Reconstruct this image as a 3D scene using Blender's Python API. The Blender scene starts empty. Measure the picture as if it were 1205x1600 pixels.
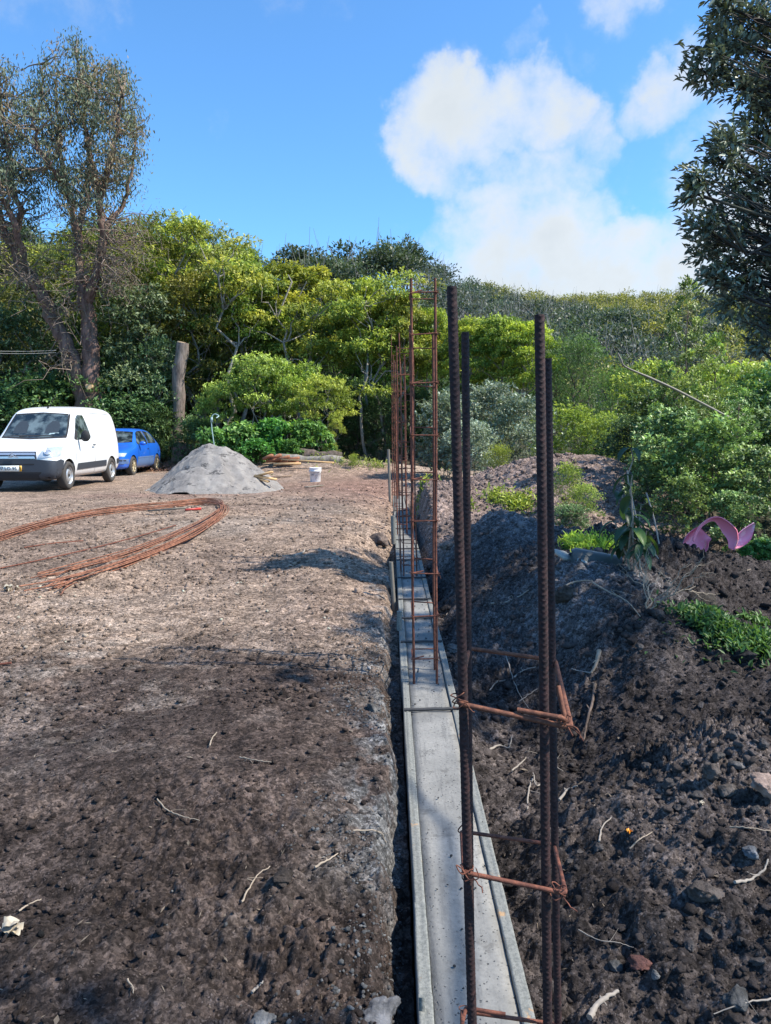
import bpy, bmesh, math, random
import numpy as np
from mathutils import Vector, Matrix, Euler
from mathutils.bvhtree import BVHTree
from mathutils.geometry import delaunay_2d_cdt

# ------------------------------------------------------------------ camera
C = bpy.context.scene
COL = C.collection
F = 1200.0
PITCH = math.atan(120 / 1200.0)
CAMZ = 1.3
CP, SP = math.cos(PITCH), math.sin(PITCH)
cam_d = bpy.data.cameras.new('camera'); cam = bpy.data.objects.new('camera', cam_d); COL.objects.link(cam)
cam.location = (0, 0, CAMZ); cam.rotation_euler = (math.pi / 2 - PITCH, 0, 0)
cam_d.sensor_fit = 'VERTICAL'; cam_d.sensor_height = 36.0; cam_d.lens = 27.0
cam_d.clip_start = 0.05; cam_d.clip_end = 5000
C.camera = cam
C.view_settings.view_transform = 'Standard'; C.view_settings.look = 'None'
C.view_settings.gamma = 1.0; C.view_settings.exposure = 0.68
# ------------------------------------------------------------------ light
SUN_EL = math.radians(50); SUN_AZ = math.radians(101)      # azimuth clockwise from +Y
SUN = Vector((math.sin(SUN_AZ) * math.cos(SUN_EL), math.cos(SUN_AZ) * math.cos(SUN_EL), math.sin(SUN_EL)))
sd = bpy.data.lights.new('sun', 'SUN'); so = bpy.data.objects.new('sun', sd); COL.objects.link(so)
sd.energy = 5.0; sd.angle = math.radians(0.5); sd.color = (1.0, 0.925, 0.80)
so.rotation_euler = SUN.to_track_quat('Z', 'Y').to_euler()

def ray(px, py):
    u = (px - 602.5) / F; v = (800 - py) / F
    return Vector((u, CP + v * SP, -SP + v * CP))
def at_y(px, py, Y):
    r = ray(px, py); t = Y / r.y
    return Vector((r.x * t, Y, CAMZ + r.z * t))
def at_z(px, py, z):
    r = ray(px, py); t = (z - CAMZ) / r.z
    return Vector((r.x * t, r.y * t, z))

W = bpy.data.worlds.new('World'); C.world = W; W.use_nodes = True
nt = W.node_tree; nt.nodes.clear()
def N(t, typ, **kw):
    n = t.nodes.new(typ)
    for k, v in kw.items(): setattr(n, k, v)
    return n
def L(t, a, b): t.links.new(a, b)
def M(t, op, a, b=None, c=None, clamp=False):
    n = N(t, 'ShaderNodeMath', operation=op); n.use_clamp = clamp
    for i, v in enumerate((a, b, c)):
        if v is None: continue
        if isinstance(v, (int, float)): n.inputs[i].default_value = v
        else: L(t, v, n.inputs[i])
    return n.outputs[0]
def mixc(t, fac, a, b, blend='MIX'):
    n = N(t, 'ShaderNodeMix', data_type='RGBA', blend_type=blend)
    for sock, v in ((n.inputs[0], fac), (n.inputs[6], a), (n.inputs[7], b)):
        if isinstance(v, (int, float)): sock.default_value = v
        elif isinstance(v, tuple): sock.default_value = (*v[:3], 1)
        else: L(t, v, sock)
    return n.outputs[2]

sky = N(nt, 'ShaderNodeTexSky', sky_type='NISHITA'); sky.sun_disc = False
sky.sun_elevation = SUN_EL; sky.sun_rotation = SUN_AZ
sky.air_density = 1.0; sky.dust_density = 0.6; sky.ozone_density = 3.0; sky.altitude = 200
tc = N(nt, 'ShaderNodeTexCoord')
nrm = N(nt, 'ShaderNodeVectorMath', operation='NORMALIZE'); L(nt, tc.outputs['Generated'], nrm.inputs[0])
SKYD = nrm.outputs[0]
# warp the direction a little so that cloud outlines billow
nz1 = N(nt, 'ShaderNodeTexNoise'); nz1.inputs['Scale'].default_value = 5.5; nz1.inputs['Detail'].default_value = 7; nz1.inputs['Roughness'].default_value = 0.58
L(nt, SKYD, nz1.inputs['Vector'])
nz2 = N(nt, 'ShaderNodeTexNoise'); nz2.inputs['Scale'].default_value = 17; nz2.inputs['Detail'].default_value = 6; nz2.inputs['Roughness'].default_value = 0.6
L(nt, SKYD, nz2.inputs['Vector'])
blobs = [(690, 180, 3.6, 1.0), (655, 240, 2.8, .9), (745, 210, 4.0, 1.0), (825, 180, 3.6, 1.0), (720, 275, 3.5, .8), (800, 255, 3.5, .75),
         (905, 235, 3.0, .7), (855, 315, 4.2, .9), (770, 375, 5.0, 1.0), (890, 385, 4.6, 1.0), (700, 405, 4.6, .95), (790, 440, 5.5, 1.1), (900, 440, 5.2, 1.2), (1000, 435, 4.8, 1.25),
         (1090, 430, 4.4, 1.1), (1040, 385, 2.8, .7), (1035, 150, 2.9, .72), (990, 170, 2.2, .5), (1080, 110, 2.8, .66), (820, 75, 1.8, .42), (980, -12, 2.6, .55), (215, 0, 2.6, .42),
         (345, 188, 1.2, .3), (970, 290, 2.0, .4), (640, 395, 3, .55), (60, -40, 5, .35), (910, 90, 1.2, .3), (470, -30, 4, .35),
         (1400, 300, 14, .9), (-400, 250, 13, .8), (1900, 100, 18, .9)]
wn = N(nt, 'ShaderNodeTexNoise'); wn.inputs['Scale'].default_value = 6.5; wn.inputs['Detail'].default_value = 6; wn.inputs['Roughness'].default_value = .6
L(nt, SKYD, wn.inputs['Vector'])
w1 = N(nt, 'ShaderNodeVectorMath', operation='SUBTRACT'); L(nt, wn.outputs['Color'], w1.inputs[0]); w1.inputs[1].default_value = (.5, .5, .5)
w2 = N(nt, 'ShaderNodeVectorMath', operation='SCALE'); L(nt, w1.outputs[0], w2.inputs[0]); w2.inputs['Scale'].default_value = .16
w3 = N(nt, 'ShaderNodeVectorMath', operation='ADD'); L(nt, SKYD, w3.inputs[0]); L(nt, w2.outputs[0], w3.inputs[1])
w4 = N(nt, 'ShaderNodeVectorMath', operation='NORMALIZE'); L(nt, w3.outputs[0], w4.inputs[0]); WD = w4.outputs[0]
acc = None
for (bx, by, rd, wt) in blobs:
    d = ray(bx, by).normalized()
    dp = N(nt, 'ShaderNodeVectorMath', operation='DOT_PRODUCT'); L(nt, WD, dp.inputs[0]); dp.inputs[1].default_value = d
    mr = N(nt, 'ShaderNodeMapRange', interpolation_type='SMOOTHERSTEP')
    mr.inputs[1].default_value = math.cos(math.radians(rd * 1.22)); mr.inputs[2].default_value = 1.0
    mr.inputs[3].default_value = 0; mr.inputs[4].default_value = wt
    L(nt, dp.outputs['Value'], mr.inputs[0])
    acc = mr.outputs[0] if acc is None else M(nt, 'MAXIMUM', acc, mr.outputs[0])
n1 = M(nt, 'MULTIPLY', M(nt, 'SUBTRACT', nz1.outputs[0], 0.5), 2.0)
n2 = M(nt, 'MULTIPLY', M(nt, 'SUBTRACT', nz2.outputs[0], 0.5), 1.2)
dens = M(nt, 'ADD', M(nt, 'ADD', acc, n1), n2)
gate = N(nt, 'ShaderNodeMapRange'); gate.inputs[1].default_value = 0.0; gate.inputs[2].default_value = 0.45; L(nt, acc, gate.inputs[0])
cm = N(nt, 'ShaderNodeMapRange', interpolation_type='SMOOTHSTEP'); cm.inputs[1].default_value = 0.14; cm.inputs[2].default_value = 1.22; L(nt, dens, cm.inputs[0])
cf = M(nt, 'MULTIPLY', M(nt, 'MULTIPLY', cm.outputs[0], gate.outputs[0]), 0.94)
cden = N(nt, 'ShaderNodeMapRange'); cden.inputs[1].default_value = 0.45; cden.inputs[2].default_value = 1.5; L(nt, M(nt, 'ADD', dens, n1), cden.inputs[0])
ccol = mixc(nt, cden.outputs[0], (4.15, 4.35, 4.45), (3.5, 3.75, 3.9))
skt = mixc(nt, 1.0, sky.outputs[0], (.66, 1.06, 1.32), 'MULTIPLY')
bg = N(nt, 'ShaderNodeBackground'); bg.inputs[1].default_value = 0.135
L(nt, mixc(nt, cf, skt, ccol), bg.inputs[0])
ow = N(nt, 'ShaderNodeOutputWorld'); L(nt, bg.outputs[0], ow.inputs[0])

# ------------------------------------------------------------------ helpers
def tag(o, label=None, cat=None, group=None, kind=None):
    if label: o['label'] = label
    if cat: o['category'] = cat
    if group: o['group'] = group
    if kind: o['kind'] = kind
    return o
def empty(name, loc=(0, 0, 0), rz=0.0, parent=None):
    o = bpy.data.objects.new(name, None); COL.objects.link(o); o.location = loc; o.rotation_euler = (0, 0, rz)
    o.empty_display_size = 0.1
    if parent: o.parent = parent
    return o
class MB:
    """collects vertices and faces (numpy) and links them as one mesh"""
    def __init__(s): s.v = []; s.q = []; s.t = []; s.qc = []; s.tc = []; s.n = 0
    def add(s, v, f, col=None):
        v = np.asarray(v, float).reshape(-1, 3); f = np.asarray(f, int)
        if len(f) == 0: return
        k = f.shape[1]; c = np.zeros((len(f), 3)) if col is None else np.broadcast_to(np.asarray(col, float), (len(f), 3))
        (s.q if k == 4 else s.t).append(f + s.n); (s.qc if k == 4 else s.tc).append(c)
        s.v.append(v); s.n += len(v)
    def build(s, name, mat, parent=None, smooth=False, loc=None):
        me = bpy.data.meshes.new(name)
        V = np.concatenate(s.v)
        q = np.concatenate(s.q) if s.q else np.zeros((0, 4), int); t = np.concatenate(s.t) if s.t else np.zeros((0, 3), int)
        cc = np.concatenate(([np.concatenate(s.qc)] if s.q else []) + ([np.concatenate(s.tc)] if s.t else []))
        me.vertices.add(len(V)); me.vertices.foreach_set('co', V.ravel().astype(np.float32))
        idx = np.concatenate([q.ravel(), t.ravel()]); me.loops.add(len(idx)); me.loops.foreach_set('vertex_index', idx.astype(np.int32))
        st = np.concatenate([np.arange(len(q)) * 4, len(q) * 4 + np.arange(len(t)) * 3])
        me.polygons.add(len(st)); me.polygons.foreach_set('loop_start', st.astype(np.int32))
        me.update(calc_edges=True)
        if smooth: me.polygons.foreach_set('use_smooth', np.ones(len(st), bool))
        if cc.any():
            a = me.attributes.new('col', 'FLOAT_COLOR', 'FACE')
            a.data.foreach_set('color', np.concatenate([cc, np.ones((len(cc), 1))], 1).ravel().astype(np.float32))
        if mat: me.materials.append(mat)
        o = bpy.data.objects.new(name, me); COL.objects.link(o)
        if parent: o.parent = parent
        if loc is not None: o.location = loc
        return o
    def box(s, c, size, rz=0.0, col=None, rot=None, jit=0.0):
        x, y, z = [d / 2 for d in size]
        v = np.array([[a * x, b * y, d * z] for a in (-1, 1) for b in (-1, 1) for d in (-1, 1)], float)
        if jit: v += np.random.RandomState(int(abs(c[0] * 977 + c[1] * 131)) % 9999).uniform(-jit, jit, v.shape)
        R = np.array((rot if rot is not None else Euler((0, 0, rz))).to_matrix())
        v = v @ R.T + np.array(c)
        s.add(v, [[0, 1, 3, 2], [4, 6, 7, 5], [0, 4, 5, 1], [2, 3, 7, 6], [0, 2, 6, 4], [1, 5, 7, 3]], col)
    def tube(s, pts, rad, n=8, col=None, cap=True, ribs=None):
        P = np.array([list(p) for p in pts], float); m = len(P)
        rad = np.full(m, rad, float) if np.isscalar(rad) else np.asarray(rad, float)
        T = np.gradient(P, axis=0); T /= np.linalg.norm(T, axis=1)[:, None] + 1e-12
        A = np.zeros((m, 3)); ref = np.array([0, 0, 1.0]) if abs(T[0][2]) < .9 else np.array([1.0, 0, 0])
        a = np.cross(T[0], ref); a /= np.linalg.norm(a)
        for i in range(m):
            a = a - T[i] * a.dot(T[i]); a /= np.linalg.norm(a) + 1e-12; A[i] = a
        B = np.cross(T, A); th = np.linspace(0, 2 * math.pi, n, endpoint=False)
        R = rad[:, None] * np.ones(n)
        if ribs is not None: R = R + ribs(np.concatenate([[0], np.cumsum(np.linalg.norm(np.diff(P, axis=0), axis=1))])[:, None], th[None, :])
        v = P[:, None] + R[..., None] * (np.cos(th)[None, :, None] * A[:, None] + np.sin(th)[None, :, None] * B[:, None])
        i = np.arange(m - 1)[:, None] * n; j = np.arange(n)[None]; j2 = (j + 1) % n
        f = np.stack([i + j, i + j2, i + n + j2, i + n + j], -1).reshape(-1, 4)
        V = v.reshape(-1, 3)
        s.add(V, f, col)
        if cap:
            for e in (0, m - 1):
                ring = v[e]; cv = np.concatenate([ring, ring.mean(0)[None]])
                jj = np.arange(n); tr = np.stack([jj, (jj + 1) % n, np.full(n, n)], 1)
                s.add(cv, tr if e else tr[:, ::-1], col)
    def lathe(s, prof, n=32, axis='x', c=(0, 0, 0), col=None):
        prof = np.array(prof, float); th = np.linspace(0, 2 * math.pi, n, endpoint=False)
        r = prof[:, 0][:, None]; h = prof[:, 1][:, None] * np.ones(n)
        a, b = r * np.cos(th), r * np.sin(th)
        v = np.stack((h, a, b) if axis == 'x' else (a, b, h), -1) + np.array(c)
        m = len(prof); i = np.arange(m - 1)[:, None] * n; j = np.arange(n)[None]; j2 = (j + 1) % n
        s.add(v.reshape(-1, 3), np.stack([i + j, i + j2, i + n + j2, i + n + j], -1).reshape(-1, 4), col)

def smooth_path(pts, k=6):
    """Catmull-Rom through points"""
    P = [Vector(p) for p in pts]; P = [2 * P[0] - P[1]] + P + [2 * P[-1] - P[-2]]; out = []
    for i in range(1, len(P) - 2):
        for j in range(k):
            t = j / k; a, b, c, d = P[i - 1:i + 3]
            out.append(.5 * ((2 * b) + (c - a) * t + (2 * a - 5 * b + 4 * c - d) * t * t + (3 * b - a - 3 * c + d) * t ** 3))
    out.append(P[-2]); return out
def interp(a, b, n): return [a + (b - a) * (i / (n - 1)) for i in range(n)]

# ------------------------------------------------------------------ noise and terrain
_lat = np.random.RandomState(7).rand(512, 512)
def vn(x, y, s=0):
    x = x + s * 17.31 + 4000; y = y + s * 9.73 + 4000
    xi = np.floor(x).astype(int); yi = np.floor(y).astype(int); fx = x - xi; fy = y - yi
    fx = fx * fx * (3 - 2 * fx); fy = fy * fy * (3 - 2 * fy)
    g = lambda a, b: _lat[(yi + b) % 512, (xi + a) % 512]
    return (g(0, 0) * (1 - fx) + g(1, 0) * fx) * (1 - fy) + (g(0, 1) * (1 - fx) + g(1, 1) * fx) * fy - .5
def fbm(x, y, f, o, s=0, g=.5):
    r = 0; a = 1.0
    for k in range(o):
        c, d = math.cos(k * 1.3), math.sin(k * 1.3)
        r = r + a * vn((x * c - y * d) * f, (x * d + y * c) * f, s + k); f *= 2.07; a *= g
    return r
def sst(a, b, x):
    t = np.clip((x - a) / (b - a), 0, 1); return t * t * (3 - 2 * t)
def gau(x, y, cx, cy, sx, sy, ang=0.0):
    c, s_ = math.cos(ang), math.sin(ang); dx, dy = x - cx, y - cy
    u = (dx * c + dy * s_) / sx; v = (-dx * s_ + dy * c) / sy
    return np.exp(-.5 * (u * u + v * v))
def XL(y): return .066 + .00625 * y
BW = .26
def XR(y): return XL(y) + BW
sil_px = np.array([-600, -100, 200, 330, 400, 640, 700, 800, 870, 950, 1060, 1300, 2200]) * 1.0
sil_py = np.array([480, 440, 452, 482, 480, 468, 474, 492, 500, 492, 492, 502, 520]) * 1.0
def hillcrest(th):
    px = th * 1200 + 602.5
    py = np.interp(px, sil_px, sil_py); yc = 72 + 85 * sst(620, 800, px)
    return 1.3 + (680 - py) / 1200. * yc, yc
def H(x, y, fine=True):
    x = np.asarray(x, float); y = np.asarray(y, float)
    yy = np.clip(y, -5, 60)
    left = .15 * sst(2, 13, y) + .03 * fbm(x, y, .5, 3, 1) + .02
    xl, xr = XL(np.clip(y, -5, 30)), XR(np.clip(y, -5, 30))
    left = left + .05 * gau(x, 0 * y, -.5, 0, .38, 1e9) * sst(1.2, 3.5, y) * (1 - sst(10, 15, y)) + .065 * fbm(x, y, 1.3, 3, 5) * (1 - sst(12, 20, y))
    near = (y < 17.3) & (y > -4)
    dl = xl - x
    left = left * (1 - .8 * np.exp(-(np.clip(dl, 0, 9) / .42) ** 2) * (y < 18) * sst(3, 6, y))
    tw = .045 + .045 * vn(y * 1.7, y * 0, 3) + .05 * vn(y * 8, y * 0, 31) + .03 * vn(y * 27, y * 0, 32)
    tr = (1 - sst(tw, tw + .07 + .04 * vn(x * 12, y * 12, 33), dl)) * (y < 16.8) * (1 - .6 * sst(8, 12, y))
    left = left - tr * (left + .085 - .05 * vn(x * 6, y * 3, 8) * 1) 
    # pit beside the beam where the soil fell in
    left = left - .16 * gau(x, y, xl - .12, 8.3, .17, .55) + .12 * gau(x, y, xl - .28, 9.3, .16, .25)
    # right hand spoil
    s = x - xr
    r = -.12 + .10 * sst(.1, 1.2, s)
    r = r + .16 * gau(x, y, 1.35, 2.75, .55, .32, .25) + .10 * gau(x, y, 2.0, 2.2, .6, .5) + .05 * gau(x, y, .85, 2.2, .25, .3)
    r = r - .30 * gau(x, y, .75, 4.0, .33, .75) - .14 * gau(x, y, 1.25, 3.7, .4, .35)
    r = r + .42 * gau(x, y, 1.35, 5.2, .5, .6) + .12 * gau(x, y, 1.9, 4.4, .5, .35)
    r = r + .27 * gau(x, y, 2.75, 6.35, .85, .42, -.1) + .2 * gau(x, y, 2.0, 6.2, .35, .35)
    r = r + .40 * gau(x, y, 1.45, 7.3, .42, .75, .2) + .25 * gau(x, y, .95, 7.6, .3, .9)
    r = r + .34 * gau(x, y, .75, 10.2, .35, 1.0) + .3 * gau(x, y, .62, 12.6, .25, .9)
    r = r + .62 * gau(x, y, 2.2, 12.2, 1.5, 1.9, .05) + .22 * gau(x, y, 3.4, 12.0, .7, .9)
    r = r + .30 * sst(.5, 2.5, s) * sst(7, 10, y)
    r = r - .10 * sst(3, 6, x) * sst(5, 9, y)
    lump = (.085 * fbm(x, y, 1.6, 3, 11) + .05 * np.abs(fbm(x, y, 4.5, 3, 17))) * sst(.05, .5, s)
    r = r + lump * (1 - .5 * sst(16, 20, y))
    wr = sst(0., .10, s)
    rr = -.17 + (r + .17) * sst(.0, .22, s)
    g = np.where(x > (xl + xr) / 2, rr, left)
    inb = (x > xl - .004) & (x < xr + .004) & (y < 17.0) & (y > -3)
    g = np.where(inb, -.2, g)
    # beyond the works, both sides meet
    far = .17 + .05 * fbm(x, y, .25, 3, 21)
    m = sst(14.5, 18.5, y)
    g = g * (1 - m) + far * m
    bk = sst(3.0, 5.5, -y)
    g = g * (1 - bk) + .1 * bk
    # parking place kept even
    pk = gau(x, y, -7.9, 19.5, 2.4, 6.0)
    g = g * (1 - np.clip(pk * 1.6, 0, 1)) + .14 * np.clip(pk * 1.6, 0, 1)
    # low bank at the forest edge
    g = g + .40 * gau(x, y, -2.3, 23.3, 2.0, 1.3) + .15 * gau(x, y, .2, 22.2, 1.5, .9)
    # forest floor and hill
    th = x / np.maximum(y, 10)
    zc, yc = hillcrest(th)
    t = np.clip((y - 40) / (yc - 40), 0, 1.0)
    hill = t * zc
    over = np.clip((y - yc) / 120, 0, 1)
    g = np.where(y > 40, g * (1 - sst(40, 48, y)) + hill + over * 0 + (.5 + 1.4 * sst(45, 80, y)) * fbm(x, y, .06, 3, 41) * sst(42, 70, y), g)
    if fine:
        dist = np.sqrt(x * x + y * y)
        rough = np.where(x > (xl + xr) / 2, 1.15, .42 + .5 * sst(-.9, .05, x) + .4 * (1 - sst(2, 3.5, y)))
        rough = rough * (1 - np.clip(pk, 0, .7))
        tread = .045 * np.abs(fbm(x, y, 6, 3, 51)) + .036 * fbm(x, y, 15, 3, 52, .6)
        ab = lambda q: np.where(x > (xl + xr) / 2, np.abs(q), .3 * q)
        tread = np.where(x > (xl + xr) / 2, tread, .025 * fbm(x, y, 6, 3, 51) + .020 * fbm(x, y, 15, 3, 52, .6))
        f3 = (.030 * ab(fbm(x, y, 34, 2, 53)) * (1 - sst(7, 14, dist)) + .017 * ab(fbm(x, y, 80, 2, 54)) * (1 - sst(3.5, 7, dist))) * (.4 + 1.6 * sst(-.15, .25, vn(x * 2.3, y * 2.3, 66)))
        g = g + rough * (tread * (1 - sst(25, 40, dist)) + f3) * (1 + .8 * (vn(x * 1.1, y * 1.1, 60)))
    return g
def hz(x, y): return float(H(np.array([x]), np.array([y]))[0])
def ground(px, py):
    """first terrain hit along the ray through a pixel of the photograph"""
    r = ray(px, py)
    ys = np.geomspace(.9, 60, 3000); t = ys / r.y
    z = CAMZ + r.z * t; h = H(r.x * t, ys)
    k = np.argmax(z < h)
    return Vector((r.x * t[k], ys[k], h[k]))

# ------------------------------------------------------------------ materials
def mat(name, build):
    m = bpy.data.materials.new(name); m.use_nodes = True; t = m.node_tree; t.nodes.clear()
    out = N(t, 'ShaderNodeOutputMaterial'); s = build(t); L(t, s, out.inputs[0]); return m
def prin(t, col, rough=.6, metal=0., spec=.5, bump=None, bstr=.3, bdist=.01, coat=0., trans=0.):
    p = N(t, 'ShaderNodeBsdfPrincipled')
    if isinstance(col, tuple): p.inputs['Base Color'].default_value = (*col[:3], 1)
    else: L(t, col, p.inputs['Base Color'])
    if isinstance(rough, (int, float)): p.inputs['Roughness'].default_value = rough
    else: L(t, rough, p.inputs['Roughness'])
    p.inputs['Metallic'].default_value = metal; p.inputs['Specular IOR Level'].default_value = spec
    p.inputs['Coat Weight'].default_value = coat
    if bump is not None:
        b = N(t, 'ShaderNodeBump'); b.inputs['Strength'].default_value = bstr; b.inputs['Distance'].default_value = bdist
        L(t, bump, b.inputs['Height']); L(t, b.outputs[0], p.inputs['Normal'])
    return p.outputs[0]
def co(t, kind='Object'):
    if kind == 'Pos': return N(t, 'ShaderNodeNewGeometry').outputs['Position']
    return N(t, 'ShaderNodeTexCoord').outputs[kind]
def noise(t, sc, det=4, r=.6, v=None, stretch=None):
    n = N(t, 'ShaderNodeTexNoise'); n.inputs['Scale'].default_value = sc; n.inputs['Detail'].default_value = det; n.inputs['Roughness'].default_value = r
    v = v if v is not None else co(t)
    if stretch:
        mp = N(t, 'ShaderNodeMapping'); mp.inputs['Scale'].default_value = stretch; L(t, v, mp.inputs[0]); v = mp.outputs[0]
    L(t, v, n.inputs['Vector']); return n.outputs[0]
def ramp(t, f, a, b, lo=0., hi=1.):
    n = N(t, 'ShaderNodeMapRange', interpolation_type='SMOOTHSTEP'); n.inputs[1].default_value = a; n.inputs[2].default_value = b
    n.inputs[3].default_value = lo; n.inputs[4].default_value = hi; L(t, f, n.inputs[0]); return n.outputs[0]
def attr(t, name='col'): 
    n = N(t, 'ShaderNodeAttribute'); n.attribute_name = name; return n.outputs['Color']
def plain(name, col, rough=.5, metal=0., var=.25, sc=30, bstr=.15, coat=0., spec=.5, bd=.004):
    def b(t):
        n = noise(t, sc, 5)
        c = mixc(t, n, tuple(k * (1 - var) for k in col), tuple(min(1, k * (1 + var)) for k in col))
        return prin(t, c, rough, metal, spec, n, bstr, bd, coat)
    return mat(name, b)
def soil_b(t):
    v = co(t, 'Pos'); a = attr(t)
    n1 = noise(t, 5, 5, .65, v); n2 = noise(t, 60, 6, .75, v); n3 = noise(t, 320, 3, .7, v)
    k = M(t, 'ADD', M(t, 'MULTIPLY', n1, .55), M(t, 'ADD', M(t, 'MULTIPLY', n2, .9), M(t, 'MULTIPLY', n3, .45)))
    val = ramp(t, k, .70, 1.25, .45, 1.55)
    cmb = N(t, 'ShaderNodeCombineColor'); [L(t, val, cmb.inputs[i]) for i in range(3)]
    c = mixc(t, 1.0, a, cmb.outputs[0], 'MULTIPLY')
    # crumb structure: warped cells of two sizes, each crumb with its own tone and height
    wp = N(t, 'ShaderNodeTexNoise'); wp.inputs['Scale'].default_value = 24; wp.inputs['Detail'].default_value = 1; L(t, v, wp.inputs['Vector'])
    ws_ = N(t, 'ShaderNodeVectorMath', operation='SCALE'); L(t, wp.outputs['Color'], ws_.inputs[0]); ws_.inputs['Scale'].default_value = .007
    wa = N(t, 'ShaderNodeVectorMath', operation='ADD'); L(t, v, wa.inputs[0]); L(t, ws_.outputs[0], wa.inputs[1]); wv = wa.outputs[0]
    hh = []
    for sc, lo, hi in ((38, .62, 1.34), (120, .55, 1.42)):
        vc = N(t, 'ShaderNodeTexVoronoi'); vc.inputs['Scale'].default_value = sc; L(t, wv, vc.inputs['Vector'])
        sep = N(t, 'ShaderNodeSeparateColor'); L(t, vc.outputs['Color'], sep.inputs[0])
        tone = ramp(t, sep.outputs[0], .05, .95, lo, hi); cb = N(t, 'ShaderNodeCombineColor'); [L(t, tone, cb.inputs[i]) for i in range(3)]
        c = mixc(t, 1.0, c, cb.outputs[0], 'MULTIPLY')
        hh.append(M(t, 'MULTIPLY', M(t, 'SUBTRACT', 1.0, vc.outputs['Distance']), M(t, 'ADD', sep.outputs[1], .2)))
    # pale grit
    vo = N(t, 'ShaderNodeTexVoronoi'); vo.inputs['Scale'].default_value = 110; L(t, v, vo.inputs['Vector'])
    g = M(t, 'MULTIPLY', M(t, 'LESS_THAN', vo.outputs['Distance'], .27), M(t, 'GREATER_THAN', noise(t, 21, 3, .6, v), .55))
    c = mixc(t, M(t, 'MULTIPLY', g, .75), c, mixc(t, 1.0, a, (2.2, 2.3, 2.4), 'MULTIPLY'))
    h = M(t, 'ADD', M(t, 'ADD', M(t, 'MULTIPLY', n2, .8), M(t, 'MULTIPLY', n3, .25)), M(t, 'ADD', M(t, 'MULTIPLY', hh[0], .5), M(t, 'MULTIPLY', hh[1], .28)))
    return prin(t, c, .95, 0, .12, h, 1.0, .011)
M_soil = mat('soil', soil_b)
M_clod = mat('clod', lambda t: prin(t, mixc(t, ramp(t, noise(t, 45, 5, .7, co(t, 'Pos')), .3, .75, .3, .9), mixc(t, 1., attr(t), (.55, .55, .57), 'MULTIPLY'), mixc(t, 1., attr(t), (1.6, 1.6, 1.6), 'MULTIPLY')), .95, 0, .15, noise(t, 130, 6, .8, co(t, 'Pos')), 1., .018))
def leafmat(name, tr=.3, rough=.45, spec=.3, hue=.05):
    def b(t):
        oi = N(t, 'ShaderNodeObjectInfo'); a = attr(t)
        hs = N(t, 'ShaderNodeHueSaturation'); L(t, a, hs.inputs['Color'])
        L(t, M(t, 'ADD', M(t, 'MULTIPLY', oi.outputs['Random'], hue), .5 - hue / 2), hs.inputs['Hue'])
        L(t, M(t, 'ADD', M(t, 'MULTIPLY', M(t, 'FRACT', M(t, 'MULTIPLY', oi.outputs['Random'], 7.3)), .5), .98), hs.inputs['Value'])
        p = prin(t, hs.outputs[0], rough, 0, spec)
        tl = N(t, 'ShaderNodeBsdfTranslucent'); L(t, mixc(t, 1., hs.outputs[0], (1.3, 1.35, .7), 'MULTIPLY'), tl.inputs[0])
        mx = N(t, 'ShaderNodeMixShader'); mx.inputs[0].default_value = tr; L(t, p, mx.inputs[1]); L(t, tl.outputs[0], mx.inputs[2])
        return mx.outputs[0]
    return mat(name, b)
M_leaf = leafmat('foliage'); M_gloss = leafmat('glossy_foliage', .2, .42, .35)
def bark_b(c1, c2):
    def b(t):
        n = noise(t, 9, 6, .7, stretch=(1, 1, .25)); n2 = noise(t, 2.2, 3)
        c = mixc(t, ramp(t, n, .3, .7), c1, c2); c = mixc(t, ramp(t, n2, .5, .7, 0, .5), c, (.10, .11, .07))
        return prin(t, c, .9, 0, .2, n, .8, .03)
    return b
M_bark = mat('bark', bark_b((.055, .04, .032), (.17, .13, .11)))
M_barkp = mat('pale_bark', bark_b((.14, .12, .10), (.34, .31, .27)))
M_twig = plain('twig', (.30, .24, .18), .85, var=.35)
M_dead = plain('dead_twig', (.20, .14, .10), .9, var=.4, sc=6)
M_root = plain('root', (.27, .235, .20), .85, var=.3, sc=40)
M_cutwood = plain('cut_wood', (.55, .38, .22), .8, var=.25)
def rust(name, c1, c2, sc=120):
    return mat(name, lambda t: prin(t, mixc(t, ramp(t, noise(t, sc, 6, .7, co(t, 'Pos')), .35, .68), c1, c2), .75, .15, .4, noise(t, 500, 4, .7, co(t, 'Pos')), .5, .0015))
M_bar = rust('dark_rusty_steel', (.018, .011, .012), (.060, .027, .024))
M_bar2 = rust('red_rusty_steel', (.09, .032, .022), (.24, .085, .05), 60)
M_stir = rust('orange_rusty_steel', (.10, .038, .024), (.23, .09, .05))
M_rod = rust('bright_rusty_steel', (.13, .055, .035), (.38, .17, .10), 22)
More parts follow.
